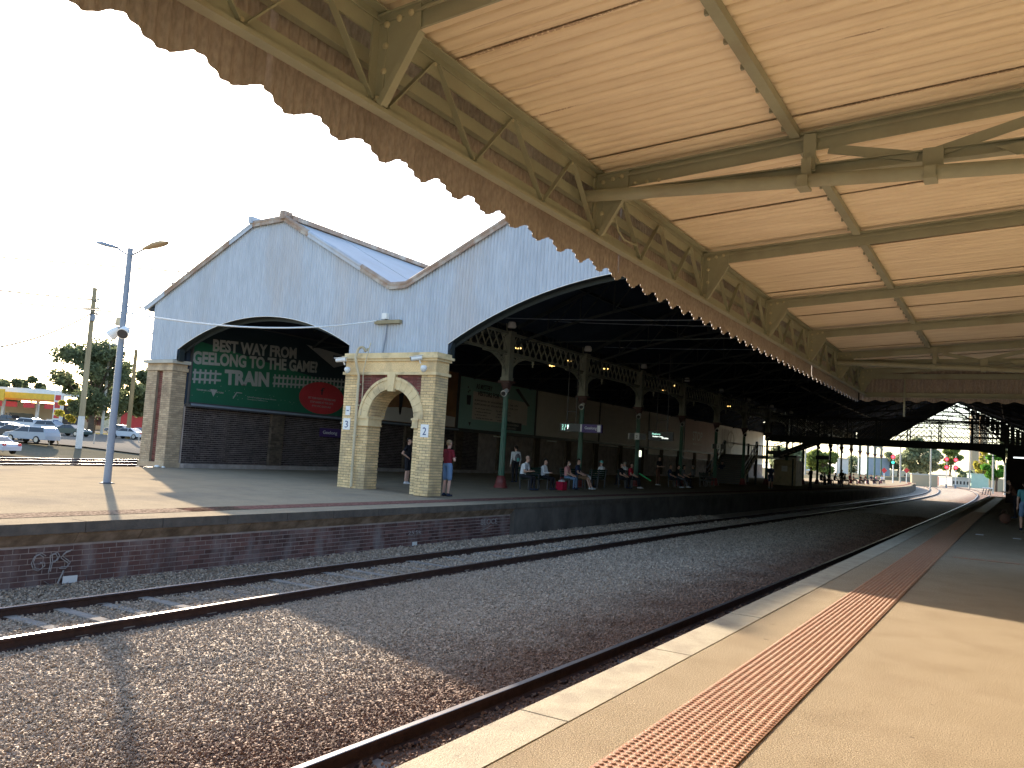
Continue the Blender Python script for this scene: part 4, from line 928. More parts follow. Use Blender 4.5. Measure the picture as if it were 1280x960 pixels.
for x0, x1 in ((PL-.0, DX0+.08), (DX1-.08, PW+.0)):
    MB().box(x0, x1, AY0-.04, AY1+.0, SPR-.03, SPR+.045).box(x0+.03, x1-.03, AY0-.01, AY1-.03, SPR-.22, SPR-.03).box(x0+.015, x1-.015, AY0-.025, AY1-.015, SPR-.27, SPR-.22).build('impost', 'stone_trim', aw)
MB().box(AX0+.0, AX1-.0, AY0+.0, AY1, 3.9, 4.3).build('frieze', 'brick_yellow', aw)
MB().box(AX0-.06, AX1+.06, AY0-.07, AY1+.06, 3.84, 3.93).build('string_course', 'stone_trim', aw)
MB().box(AX0-.06, AX1+.06, AY0-.06, AY1+.06, 4.29, 4.37).box(AX0-.12, AX1+.12, AY0-.12, AY1+.12, 4.37, 4.45).box(AX0-.05, AX1+.05, AY0-.05, AY1+.05, 4.45, 4.56).build('cornice', 'stone_trim', aw)
# number plates
def plate(x, z, wd, h, s, label, cat='sign'):
    t = thing('number_sign', label, cat, (x, AY0, z))
    MB().box(x, x+wd, AY0-.022, AY0-.004, z, z+h).build('plate', 'white_paint', t)
    text(s, 'digit', 'ink_blue', t, (x+wd*.28, AY0-.024, z+h*.18), (1,0,0), (0,0,1), h*.62, wd*.45, depth=.003); return t
plate(-15.83, 1.88, .31, .4, '2', 'white square sign with the figure 2 on the right pier of the archway')
plate(-19.12, 2.0, .31, .38, '3', 'white square sign with the figure 3 on the left pier of the archway')
t = thing('number_sign', 'small white sign with a blue dash just above the figure 3', 'sign', (-19.05, AY0, 2.48))
MB().box(-19.05, -18.85, AY0-.022, AY0-.004, 2.48, 2.79).build('plate', 'white_paint', t); MB().box(-19.0, -18.9, AY0-.026, AY0-.022, 2.62, 2.65).build('dash', 'ink_blue', t)
t = thing('drain_pipe', 'cream rain pipe looping over the cornice and down beside the figure 3', 'pipe', (-18.7, AY0, .1))
pts = [(-18.25, AY0-.02, 4.7)]+[(-18.42+.17*math.cos(a), AY0-.16, 4.58+.17*math.sin(a)) for a in np.linspace(.2, math.pi, 8)]+[(-18.59, AY0-.24, 4.4), (-18.53, AY0-.2, 4.1), (-18.50, AY0-.1, 3.8), (-18.50, AY0-.08, .14)]
MB().tube(pts, .045, 10).build('pipe', 'cream_paint', t)
MB().tube([(-18.15, AY0-.03, 4.9), (-18.12, AY0-.18, 4.5), (-18.15, AY0-.2, 4.3), (-18.30, AY0-.12, 3.9), (-18.35, AY0-.03, 3.4), (-18.36, AY0-.03, 2.5)], .018, 6).build('cable', 'cream_paint', t)
for z in (.8, 1.8, 2.8, 3.5): MB().box(-18.56, -18.44, AY0-.13, AY0-.02, z, z+.04).build('bracket', 'cream_paint', t)
def cctv(p, d, label, drop=.0):
    t = thing('security_camera', label, 'security camera', p); p = Vector(p); d = Vector(d).normalized()
    MB().tube([p, p+d*.34], .07, 10).build('housing', 'white_paint', t); MB().tube([p+d*.34, p+d*.36], .055, 10).build('lens', 'glass_dark', t)
    MB().bar(p+Vector((0,0,.07))-d*.04, p+Vector((0,0,.07))+d*.4, .15, .015).build('hood', 'white_paint', t)
    MB().tube([p+d*.1, p+d*.1+Vector((0,.1,-.16))], .025, 6).build('bracket', 'white_paint', t)
    MB().lathe((p.x+.05, p.y+.06, p.z-.36), [(.03,.12),(.09,.1),(.11,.02),(.07,-.07),(.01,-.1)], 10).build('dome', 'lamp_glass', t)
cctv((-18.95, AY0-.3, 4.32), (-1, -.35, -.12), 'white security camera pointing left on the left corner of the archway')
cctv((-15.75, AY0-.3, 4.36), (-.75, -.5, -.2), 'white security camera on the cornice above the figure 2')
# insulator bracket on the gable and the white cable to it
t = thing('cable_bracket', 'weathered timber bracket with insulator on the corrugated gable above the archway', 'bracket', (-18.0, GY-.1, 5.6))
MB().box(-18.65, -17.55, GY-.18, GY-.03, 5.66, 5.78).build('crossarm', 'timber_pole', t); MB().box(-18.32, -18.12, GY-.2, GY-.04, 5.82, 6.02).build('insulator', 'white_paint', t)
MB().tube([(-18.18, GY-.06, 5.66), (-18.2, GY-.06, 5.2), (-18.3, GY-.05, 4.6)], .022, 6).build('conduit', 'grey_metal', t)
mh = thing('platform_hatch', 'pale rectangular hatch cover on the platform at the foot of the left pier', 'hatch', (-19.8, 20.0, .1)); MB().box(-20.3, -19.2, 19.75, 20.15, fzz+.002, fzz+.03).build('cover', 'white_paint', mh)

# ------------------------------------------------------------------ columns and lattice girder along the island
def column_parts():
    base = MB(); base.lathe((0,0,0), [(.29,0),(.29,.07),(.25,.10),(.25,.18),(.21,.22),(.23,.28),(.19,.34),(.19,.44),(.15,.47),(.13,.5)], 16)
    sh = MB(); n = 24
    prof = [(.125,.5),(.118,2.0),(.105,4.0)]
    vs = [((r-(.014 if k % 2 else 0))*math.cos(2*math.pi*k/n), (r-(.014 if k % 2 else 0))*math.sin(2*math.pi*k/n), z) for r, z in prof for k in range(n)]
    sh.add(vs, [(i*n+k, i*n+(k+1)%n, (i+1)*n+(k+1)%n, (i+1)*n+k) for i in range(2) for k in range(n)])
    cap = MB(); cap.lathe((0,0,0), [(.11,3.92),(.15,3.96),(.13,4.0),(.15,4.08),(.2,4.2),(.24,4.3),(.24,4.34)], 16); cap.box(-.27,.27,-.27,.27,4.34,4.42)
    post = MB(); post.box(-.17,.17,-.17,.17,4.42,6.35); post.box(-.2,.2,-.2,.2,4.42,4.56); post.box(-.215,.215,-.215,.215,6.3,6.5)
    for s in (-1,1): post.box(-.1,.1,s*.17-.02,s*.17+.02,4.6,6.2)
    br = MB()
    for s in (-1, 1):
        pts = [(0, s*(.17+1.9*(1-math.cos(a))), 4.75+.85*math.sin(a)+.0) for a in np.linspace(0, math.pi/2, 10)]
        pts = [(0, s*(.17+1.75*(1-math.cos(a))), 4.62+.92*math.sin(a)) for a in np.linspace(0, math.pi/2, 10)]
        for a, b in zip(pts[:-1], pts[1:]): br.bar(a, b, .09, .06)
        br.bar((0, s*.17, 5.5), (0, s*1.9, 5.5), .08, .05)
        for (cy, cz, r) in ((.42, 5.27, .15), (.72, 5.38, .09), (.33, 4.98, .08), (.95, 5.43, .055)):
            q = [(0, s*cy+r*math.cos(t), cz+r*math.sin(t)) for t in np.linspace(0, 2*math.pi, 11)]
            for a, b in zip(q[:-1], q[1:]): br.bar(a, b, .04, .03)
            for t in (.8, 2.4): br.bar((0, s*cy-r*math.cos(t), cz-r*math.sin(t)), (0, s*cy+r*math.cos(t), cz+r*math.sin(t)), .03, .025)
    pend = MB(); pend.lathe((0,2.05,0), [(.01,5.2),(.05,5.25),(.02,5.3),(.07,5.36),(.05,5.44),(.08,5.5)], 8)
    return [('column_base', base.mesh('column_base', 'maroon_col')), ('shaft', sh.mesh('shaft', 'green_col')), ('capital', cap.mesh('capital', 'capital_paint')),
            ('upper_post', post.mesh('upper_post', 'stone_col')), ('bracket', br.mesh('bracket', 'stone_col')), ('finial', pend.mesh('finial', 'stone_col'))]
cps = column_parts()
gm = MB(); L_ = 7.05-.43
for x in (-.05, .05):
    gm.bar((x, .215, 6.42), (x, .215+L_, 6.42), .07, .09); gm.bar((x, .215, 5.6), (x, .215+L_, 5.6), .07, .09)
n = 13
for i in range(n):
    a, b = .215+L_*i/n, .215+L_*(i+1)/n
    gm.bar((-.05, a, 5.64), (-.05, b, 6.38), .03, .055, (1,0,0)); gm.bar((.05, b, 5.64), (.05, a, 6.38), .03, .055, (1,0,0))
gme = gm.mesh('lattice_girder', 'stone_col')
gm = MB(); gm.bar((0, -7.0, 6.42), (0, -.215, 6.42), .16, .09); gm.bar((0, -7.0, 5.6), (0, -.215, 5.6), .16, .09)
for i in range(13):
    a, b = -7.0+6.785*i/13, -7.0+6.785*(i+1)/13; gm.bar((-.05, a, 5.64), (-.05, b, 6.38), .03, .055, (1,0,0)); gm.bar((.05, b, 5.64), (.05, a, 6.38), .03, .055, (1,0,0))
for i, y in enumerate(COLY):
    ord_ = ['nearest', 'second', 'third', 'fourth', 'fifth', 'sixth', 'seventh', 'eighth', 'ninth', 'tenth', 'eleventh', 'twelfth', 'thirteenth', 'fourteenth', 'fifteenth', 'sixteenth', 'farthest'][i]
    t = thing('iron_column', 'green iron column with maroon base and lattice bracket, %s of the row on the island platform' % ord_, 'column', (-18, y, fz(-18, y)), 'iron columns along the island platform')
    for nm, me in cps: link(nm, me, t, loc=(0,0,0))
    if i < len(COLY)-1: link('lattice_girder', gme, t, loc=(0,0,0))
    if i == 0: link('lattice_girder', gm.mesh('lattice_girder', 'stone_col'), t, loc=(0,0,0))
    # loudspeaker / floodlight on the column and dome lamp over the girder
    if i < 12:
        p = thing('loudspeaker', 'white loudspeaker bracketed to the %s green column' % ord_, 'loudspeaker', (-17.78, y-.3, 4.1), 'white loudspeakers on the columns')
        MB().tube([(-17.95, y-.1, 4.12), (-17.8, y-.25, 4.06)], .02, 6).build('arm', 'dark_grey', p)
        MB().tube([(-17.85, y-.2, 4.1), (-17.78, y-.55, 3.94)], [.09, .13], 12).build('horn', 'white_paint', p); MB().tube([(-17.78, y-.552, 3.939), (-17.775, y-.57, 3.93)], .10, 12).build('mouth', 'black_plastic', p)
        p = thing('dome_lamp', 'white dome lamp on an arm above the lattice girder at the %s column' % ord_, 'lamp', (-17.6, y-.5, 6.9), 'dome lamps above the girder')
        MB().tube([(-18, y-.2, 6.5), (-18, y-.3, 7.02), (-17.6, y-.5, 7.06)], .025, 6).build('arm', 'stone_col', p)
        MB().box(-17.95, -17.35, y-.55, y-.45, 7.02, 7.08).build('bar', 'stone_col', p)
        MB().lathe((-17.6, y-.5, 6.66), [(.17,0),(.19,.06),(.16,.2),(.08,.3),(.05,.36)], 14).build('dome', 'lamp_glass', p)
t = thing('overhead_conduit', 'long pale conduit running under the shed roof above the column row', 'conduit', (-16.9, GY+1, 7.3))
MB().tube([(-16.9, GY+.4, 7.35), (-16.9, 110, 7.35)], .03, 6).build('pipe', 'grey_metal', t)
t = thing('overhead_cable', 'thin cables slung across the right hand shed hall', 'cable', (-14, 30, 7))
for y, x0, z0, x1, z1 in ((27, -17.6, 6.9, 2, 6.6), (30, -17.6, 7.3, 2, 6.7), (36, -17.6, 7.0, 2, 7.0)):
    MB().tube([(x0+(x1-x0)*u, y, z0+(z1-z0)*u-.25*4*u*(1-u)) for u in np.linspace(0,1,9)], .018, 5).build('wire', 'grey_metal', t)
# lamps hanging in the left hall, one by one
for i, (px, py, X, on) in enumerate(((597,428,-23,0),(648,434,-23,1),(690,456,-23,1),(712,450,-22.5,1),(757,460,-22,1),(752,470,-23,0),(803,483,-22.5,1),(829,487,-21.5,1),(841,481,-20.5,1),(878,502,-20,0),(911,507,-21,1))):
    p = on_x(px, py, X)
    t = thing('hanging_lamp', 'small %s lamp hanging in the left hall, %s along from the gable' % ('yellow lit' if on else 'unlit', 'first second third fourth fifth sixth seventh eighth ninth tenth eleventh'.split()[i]), 'lamp', p, 'lamps hanging in the left hall')
    MB().tube([p, p+Vector((0,0,.9))], .02, 5).build('rod', 'dark_grey', t); MB().lathe((p.x, p.y, p.z-.02), [(.3,0),(.28,.08),(.08,.2)], 12).build('shade', 'dark_grey', t)
    if on:
        for k in range(3): MB().ball((p.x+.14*math.cos(k*2.1), p.y+.14*math.sin(k*2.1), p.z-.06), .045, 6).build('bulb', 'warm_lamp', t)

# ------------------------------------------------------------------ signs
def hang_sign(y, x0, x1, z0, z1, label, cat='sign', rods=True, zt=6.0, purple=False, txt=()):
    t = thing('departure_board' if not purple else 'station_sign', label, cat, ((x0+x1)/2, y, z1))
    MB().box(x0, x1, y, y+.14, z0, z1).build('case', 'purple_sign' if purple else 'black_plastic', t)
    if rods:
        for x in (x0+(x1-x0)*.3, x0+(x1-x0)*.75): MB().tube([(x, y+.07, z1), (x, y+.07, zt)], .022, 6).build('rod', 'dark_grey', t)
        MB().bar((x0+(x1-x0)*.3, y+.07, z1+.55), (x0+(x1-x0)*.75, y+.07, z1+.55), .03, .03).build('brace', 'dark_grey', t)
    for s, mt, fx, fz_, h in txt: text(s, 'lettering', mt, t, (x0+(x1-x0)*fx, y-.004, z0+(z1-z0)*fz_), (1,0,0), (0,0,1), h, None, depth=.002)
    return t
t = hang_sign(33.0, -17.8, -16.78, 2.68, 3.04, 'black departure board with green digits beside the second column', 'departure board', txt=(('2 3 4', 'led_green', .1, .5, .13), ('3 5', 'led_green', .1, .15, .1), ('1', 'led_white', .38, .3, .2)))
t = hang_sign(33.0, -16.77, -15.7, 2.66, 3.03, 'purple station name sign reading Geelong with a white tab, in front of the second column', 'station sign', rods=False, purple=True, txt=(('Geelong', 'white_paint', .22, .4, .13),))
MB().box(-15.9, -15.74, 32.985, 32.998, 2.7, 3.0).build('tab', 'white_paint', t); MB().box(-16.75, -16.68, 32.985, 32.998, 2.68, 3.02).build('stripe', 'white_paint', t)
t = hang_sign(38.0, -15.48, -14.22, 2.58, 3.02, 'black departure board with green lines of text, hanging on two long rods', 'departure board', zt=6.9, txt=(('Platform', 'led_green', .15, .62, .09), ('Southern Cross', 'led_white', .17, .38, .06), ('10 mins', 'led_white', .56, .2, .08)))
def col_sign(i, label, x0, x1, z0, z1):
    y = COLY[i]-.28; t = thing('platform_sign', label, 'sign', (-18, y, z0)); c = (x0+x1)/2
    MB().box(x0, x1, y, y+.08, z0, z1).build('board', 'black_plastic', t); MB().box(c-.14, c+.14, y-.012, y-.002, z0-.02, z1+.02).build('white_tab', 'white_paint', t)
    text('2', 'digit', 'ink_black', t, (c-.06, y-.016, z0+.08), (1,0,0), (0,0,1), .16, None, depth=.002); MB().box(x0+.0, x0+.05, y-.01, y-.001, z0, z1).build('edge', 'white_paint', t)
    MB().box(c-.05, c+.05, y+.08, y+.2, z0+.1, z1-.1).build('clamp', 'dark_grey', t)
col_sign(2, 'black sign with white tab on the third green column', -18.45, -17.4, 2.7, 3.03); col_sign(4, 'black and white sign on the fifth green column', -18.2, -17.2, 2.66, 3.0)
hang_sign(74.0, -18.9, -17.4, 2.75, 3.1, 'orange lit departure board beyond the footbridge', 'departure board', rods=False, txt=())
hang_sign(88.0, -17.4, -16.1, 2.7, 3.1, 'dark hanging board under the bridge, right of the orange one', 'departure board', zt=6.2)
t = thing('information_poster', 'small glowing white notice on the wall behind the third column', 'poster', (-22.5, COLY[2]+6, 1.9)); p = on_x(800, 567, -22.5)
MB().box(-22.6, -22.5, p.y-.25, p.y+.25, p.z-.22, p.z+.22).build('face', 'lit_window', t); MB().box(-22.62, -22.52, p.y-.3, p.y+.3, .1, p.z-.22).build('stand', 'dark_grey', t)
t = thing('station_sign', 'purple Geelong sign on the dark brick wall under the green billboard', 'station sign', (-29.3, 29.5, 1.8))
MB().box(-29.33, -29.3, 29.35, 31.25, 1.78, 2.2).build('board', 'purple_sign', t); text('Geelong', 'lettering', 'white_paint', t, (-29.296, 29.55, 1.92), (0,1,0), (0,0,1), .17, 1.0, depth=.002); MB().box(-29.297, -29.29, 30.85, 31.1, 1.8, 2.18).build('tab', 'white_paint', t)
for i, (y0) in enumerate((30.6, 45.0, 52.2)):
    t = thing('tube_light', 'unlit fluorescent tube under the billboard shelf, %s' % ('seen left of the archway', 'right of the first green column', 'left of the second green column')[i], 'light', (-29.1, y0, 2.55), 'fluorescent tubes under the billboard shelf'); MB().box(-29.2, -29.08, y0, y0+1.3, 2.5, 2.58).build('tube', 'white_paint', t)

# ------------------------------------------------------------------ benches
def bench(loc, rz, label, proto=[None]):
    if proto[0] is None:
        t = thing('platform_bench', label, 'bench', loc, 'slatted platform benches', rz); P = Vector(loc)
        for i in range(5): link('seat_slat', MB().box(-.02+.085*i-.12, .05+.085*i-.12, -.95, .95, .43+.004*i, .46+.004*i).mesh('seat_slat', 'seat_green'), t, loc=(0,0,0))
        for i in range(4): link('back_slat', MB().box(-.2-.02*i, -.17-.02*i, -.95, .95, .52+.1*i, .60+.1*i).mesh('back_slat', 'seat_green'), t, loc=(0,0,0))
        for y in (-.8, 0, .8): link('frame', MB().bar((.2,y,0),(.2,y,.44),.05,.05).bar((-.2,y,0),(-.27,y,.93),.05,.05).bar((-.22,y,.42),(.25,y,.42),.05,.05).bar((-.22,y,.64),(.2,y,.64),.05,.04).bar((.2,y,.44),(.2,y,.64),.05,.04).mesh('frame', 'dark_grey'), t, loc=(0,0,0))
        proto[0] = t; return t
    t = dup(proto[0], loc, rz, label); return t
BX = -17.25; bz = fz(BX, 30)
def by(px): return yat(px, BX, 600)
def ord_bench(i): return ['nearest', 'second nearest', 'third nearest', 'fourth nearest', 'fifth nearest', 'sixth nearest', 'seventh nearest', 'eighth nearest', 'ninth nearest', 'tenth nearest'][i]
BY = [by(668), by(717), by(748), by(786), by(846), by(884)]+[by(p) for p in (1032, 1056, 1078, 1094)]
for i, y in enumerate(BY):
    bench((BX-(.25 if i == 2 else 0), y, bz), math.pi if i == 2 else 0, 'dark slatted bench on the island platform, %s to the archway%s' % (ord_bench(i), ', facing away' if i == 2 else ''))

# ------------------------------------------------------------------ people
def person(loc, rz, pose='stand', H=1.72, top='c_black', bot='c_black', skin='skin', shoe='shoe_dark', hair='hair_dark', label='', sleeves='short', legs='long', arms='down',
           lean=0., knee=.44, vox=.017, fem=False, name='person', head_tilt=0., legspread=.1, ankle=None, hairlong=False, cap=None, mask=False, group=None):
    t = thing(name, label, 'person', loc, group, rz); k = H/1.72; S = []          # S: (p0, r0, p1, r1, region)
    a = lambda p0, r0, p1, r1, reg: S.append((Vector(p0), r0, Vector(p1), r1, reg))
    sw = .165 if fem else .185
    if pose == 'stand':
        hz = .93; pel = Vector((0,0,.97)); ch = Vector((lean*.3,0,1.30)); nk = Vector((lean*.42,0,1.46)); hd = Vector((.02+lean*.5,0,1.60))
        L = [((0,s*.095,.92), (.02+(.05*s if legspread > .1 else 0),s*legspread,.5), (-.01+(.09*s if legspread > .1 else 0),s*legspread,.085)) for s in (-1,1)]
    else:
        pel = Vector((0,0,.55)); ch = Vector((lean*.5-.02,0,.90)); nk = Vector((lean*.8,0,1.06)); hd = Vector((lean*1.0+.03,0,1.20))
        an = ankle if ankle is not None else knee
        L = [((.02,s*.1,.53), (knee,s*.13,.5), (an+.02*s,s*.13,.085)) for s in (-1,1)]
    bl, cl = (2, 0 if legs != 'long' else 2)
    for h, kn, ak in L:
        h, kn, ak = Vector(h), Vector(kn), Vector(ak)
        if legs == 'long': a(h, .088, kn, .062, 2); a(kn, .06, ak, .045, 2)
        else:
            m1 = h.lerp(kn, .85); a(h, .095, m1, .085 if not fem else .08, 2); a(m1, .056, kn, .052, 0); a(kn, .05, kn.lerp(ak, .3), .056, 0); a(kn.lerp(ak, .3), .056, ak, .036, 0)
        f = ak+Vector((.155, 0, -.052)); a(ak+Vector((-.03,0,-.045)), .04, f, .03, 3); a(ak, .04, ak+Vector((.03,0,-.03)), .045, 3)
    if fem and legs == 'dress': a(pel, .13, pel+Vector((0,0,-.35)) if pose == 'stand' else pel+Vector((.3,0,-.02)), .17, 2)
    a(pel+Vector((0,-.06,0)), .105, pel+Vector((0,.06,0)), .105, 2); a(pel, .115, pel+Vector((0,0,.06)), .115, 2)
    a(pel+Vector((0,0,.07)), .118 if not fem else .105, ch, .125 if not fem else .11, 1)
    a(pel+Vector((0,-.05,.08)), .1, ch+Vector((0,-.07,.03)), .11, 1); a(pel+Vector((0,.05,.08)), .1, ch+Vector((0,.07,.03)), .11, 1)
    sh = [nk+Vector((-.01,s*sw,-.075)) for s in (-1,1)]
    a(sh[0], .062, sh[1], .062, 1); a(nk+Vector((0,0,-.06)), .075, nk+Vector((0,0,-.02)), .058, 1)
    a(nk+Vector((0,0,-.03)), .05, hd+Vector((-.01,0,-.06)), .05, 0)
    up = hd+Vector((-.012,0,.035)); a(up, .088, up+Vector((0,0,.02)), .082, 0); a(hd+Vector((.02,0,-.03)), .066, hd+Vector((.035,0,-.075)), .04, 0)
    a(hd+Vector((.085,0,.005)), .009, hd+Vector((.105,0,-.022)), .014, 0)                           # nose
    for s in (-1,1): a(hd+Vector((-.005,s*.085,.0)), .017, hd+Vector((-.01,s*.09,.025)), .018, 0)      # ears
    for i, s in enumerate((-1, 1)):
        st = sh[i]; am = arms if isinstance(arms, str) else arms[i]
        if am == 'down': el = st+Vector((-.03,s*.06,-.29)); wr = el+Vector((.06,s*.0,-.25))
        elif am == 'phone': el = st+Vector((.06,s*.06,-.27)); wr = el+Vector((.2,-s*.13,.02))
        elif am == 'fold': el = st+Vector((.05,s*.07,-.27)); wr = el+Vector((.17,-s*.2,.07))
        elif am == 'lap': el = st+Vector((.08,s*.06,-.26)); wr = el+Vector((.2,-s*.08,-.08))
        elif am == 'hip': el = st+Vector((-.1,s*.16,-.24)); wr = el+Vector((.16,-s*.08,-.12))
        md = st.lerp(el, .62); sr = 1 if sleeves != 'none' else 0
        a(st, .058, md, .052, sr); a(md, .046 if sleeves == 'short' else .05, el, .041, 1 if sleeves == 'long' else 0)
        a(el, .042, wr, .028, 1 if sleeves == 'long' else 0); d = (wr-el).normalized(); sd_ = Vector((0,0,1)).cross(d); sd_ = sd_.normalized() if sd_.length > .1 else Vector((0,1,0))
        sd_ = Vector((1,0,0)) if abs(d.z) > .8 else sd_
        pm = wr+d*.07; a(wr, .027, pm, .03, 0)
        nrm = d.cross(sd_).normalized()*(1 if d.z > -.8 else s)
        for j, q in enumerate((-.03, -.01, .01, .03)):
            ln = (.062, .072, .068, .052)[j]; b0 = pm+sd_*q; m_ = b0+d*ln*.55; e_ = m_+(d*.7-nrm*.6).normalized()*ln*.5; a(b0, .0105, m_, .010, 0); a(m_, .010, e_, .009, 0)
        a(wr+d*.025-sd_*.028, .013, wr+d*.055-sd_*.06, .010, 0)
    mb = MB()
    for p0, r0, p1, r1, rg in S:
        d = p1-p0; L0 = d.length
        if L0 < 1e-4: continue
        d /= L0; pts = []; rr = []
        for q in (-.98, -.75, -.4, 0): pts.append(p0+d*r0*q); rr.append(r0*math.sqrt(1-q*q))
        for q in (0, .4, .75, .98): pts.append(p1+d*r1*q); rr.append(r1*math.sqrt(1-q*q))
        mb.tube(pts, rr, 10)
    me = bpy.data.meshes.new('raw'); me.from_pydata([tuple(Vector(v)*k) for v in mb.v], [], mb.f); o = bpy.data.objects.new('tmp', me); COL.objects.link(o)
    md = o.modifiers.new('r', 'REMESH'); md.mode = 'VOXEL'; md.voxel_size = vox; sm = o.modifiers.new('s', 'SMOOTH'); sm.factor = .5; sm.iterations = 2 if vox < .015 else 1
    body = bpy.data.meshes.new_from_object(o.evaluated_get(bpy.context.evaluated_depsgraph_get())); bpy.data.objects.remove(o); bpy.data.meshes.remove(me)
    nf = len(body.polygons); cen = np.zeros(nf*3); body.polygons.foreach_get('center', cen); cen = cen.reshape(-1,3)/k
    best = np.full(nf, 1e9); reg = np.zeros(nf, int)
    for p0, r0, p1, r1, rg in S:
        A = np.array(p0); B = np.array(p1)-A; L2 = max(1e-9, B@B); u = np.clip((cen-A)@B/L2, 0, 1); dd = np.linalg.norm(cen-A-u[:,None]*B, axis=1)-(r0+(r1-r0)*u)
        m_ = dd < best; best[m_] = dd[m_]; reg[m_] = rg
    body.materials.clear()
    for x in (skin, top, bot, shoe): body.materials.append(MATS[x])
    body.polygons.foreach_set('material_index', reg.astype(np.int32)); body.polygons.foreach_set('use_smooth', np.ones(nf, bool)); body.name = 'body'; body.update()
    link('body', body, t, loc=(0,0,0))
    # hair, eyes
    hc = up*k; R0 = .098*k; hv = []; n1, n2 = 14, 12
    for i in range(n1+1):
        for j in range(n2):
            th, ph = math.pi*i/n1, 2*math.pi*j/n2; hv.append((hc.x-.006+R0*1.02*math.sin(th)*math.cos(ph), hc.y+R0*.93*math.sin(th)*math.sin(ph), hc.z+.012+R0*1.03*math.cos(th)))
    low = (-.11 if hairlong else -.045)*k
    fs = [(i*n2+j, (i+1)*n2+j, (i+1)*n2+(j+1)%n2, i*n2+(j+1)%n2) for i in range(n1) for j in range(n2)
          if (lambda c: c[2] > hc.z+.035*k or (c[0] < hc.x-.005 and c[2] > hc.z+low))(np.mean([hv[i*n2+j], hv[(i+1)*n2+(j+1)%n2]], 0))]
    hm = MB()
    if hair: hm.add(hv, fs, 0, True)
    if hairlong: hm.ball((hc.x-.06*k, hc.y, hc.z-.09*k), .07*k, 8, 0, (.8,1.1,1.5))
    if cap: hm = MB(); hm.add([(x, y, z+.006) for x, y, z in hv], [f for f in fs if hv[f[0]][2] > hc.z+.0], 0, True); hm.prism([(hc.x+.07*k, hc.y-.06*k, hc.z+.05*k), (hc.x+.17*k, hc.y-.03*k, hc.z+.035*k), (hc.x+.17*k, hc.y+.03*k, hc.z+.035*k), (hc.x+.07*k, hc.y+.06*k, hc.z+.05*k)], (0,0,.01))
    if hm.v: link('cap' if cap else 'hair', hm.mesh('hair', cap or hair), t, loc=(0,0,0))
    em = MB()
    for s in (-1,1): em.ball(((hd.x+.078)*k, s*.032*k, (hd.z+.016)*k), .0095*k, 6)
    em.bar(((hd.x+.076)*k, -.02*k, (hd.z-.05)*k), ((hd.x+.076)*k, .02*k, (hd.z-.05)*k), .01, .006); link('eyes', em.mesh('eyes', 'hair_dark'), t, loc=(0,0,0))
    if mask: link('face_mask', MB().ball(((hd.x+.055)*k, 0, (hd.z-.04)*k), .055*k, 8, 0, (.8,1,.8)).mesh('face_mask', 'c_white'), t, loc=(0,0,0))
    return t
def pz(x, y): return fz(x, y)
man = Vector((-14.95, 21.7, 0)); man = on_z(561, 620, .03)
man = C0+(man-C0)*.985; man.x -= .12
person((man.x, man.y, pz(man.x, man.y)), R(78), top='c_maroon', bot='c_denim', legs='short', hair='hair_fair', shoe='shoe_dark', H=1.8, arms=('fold','fold'), vox=.013, label='man in maroon t-shirt and denim shorts standing beside the right pier of the archway')
wp = C0+ray(508, 600)*31.5
person((wp.x, wp.y, pz(wp.x, wp.y)), R(20), top='c_black', bot='c_black', legs='short', hair='hair_dark', shoe='shoe_white', H=1.78, arms=('hip','phone'), fem=True, vox=.013, label='person in black t-shirt and shorts with white shoes seen through the archway')
seat = lambda px: (BX+.0, by(px), bz-.0)
person(seat(653), R(8), 'sit', top='c_white', bot='c_black', hair=None, H=1.8, arms='phone', lean=.16, label='bald man in white t-shirt bent over his phone on the nearest bench')
person(seat(679), R(8), 'sit', top='c_white', bot='c_black', hair='hair_dark', sleeves='long', arms='phone', lean=.05, fem=True, H=1.68, label='woman in long white jacket holding a phone on the nearest bench')
person(seat(708), R(8), 'sit', top='c_pink', bot='c_denim', hair='hair_dark', lean=.05, arms='lap', fem=True, H=1.66, mask=True, label='woman in pink top and jeans with a face mask on the second bench')
person(seat(722), R(14), 'sit', top='c_navy', bot='c_tan', legs='short', hair='hair_dark', shoe='shoe_white', lean=-.02, arms='lap', knee=.46, ankle=.62, H=1.78, label='man in navy t-shirt and tan shorts sitting with his legs stretched out')
person((BX-.25, by(757), bz), R(170), 'sit', top='c_white', bot='c_grey', hair='hair_dark', cap='c_teal', arms='lap', label='person in teal cap and white shirt on the bench that faces away')
person(seat(776), R(0), 'sit', top='c_black', bot='c_black', hair='hair_dark', arms='lap', mask=True, H=1.66, label='person in black with a face mask sitting left of the woman in red')
person(seat(788), R(8), 'sit', top='c_red', bot='c_black', hair='hair_dark', arms='lap', fem=True, shoe='shoe_white', ankle=.5, H=1.7, hairlong=True, label='woman in red top and black trousers beside the third green column')
person((BX-1.4, by(803)+.8, bz), R(170), 'sit', top='c_white', bot='c_black', hair='hair_grey', arms='lap', label='person in white seen behind the third column, sitting on the rear side')
sp = (-18.6, yat(822, -18.6), bz); person(sp, R(-10), top='c_black', bot='c_brown', hair='hair_dark', shoe='shoe_white', arms='phone', lean=.12, H=1.76, label='person in black top and brown trousers standing under the hanging board')
person(seat(838), R(14), 'sit', top='c_navy', bot='c_black', shoe='shoe_white', arms='lap', ankle=.62, lean=-.05, label='person in dark clothes sitting nearest on the bench past the hanging board')
person(seat(847), R(14), 'sit', top='c_black', bot='c_grey', shoe='shoe_white', arms='lap', ankle=.6, label='person in black top and grey trousers, middle of the bench past the hanging board')
person(seat(854), R(14), 'sit', top='c_grey', bot='c_black', arms='lap', fem=True, hairlong=True, label='long haired person at the far end of the bench past the board')
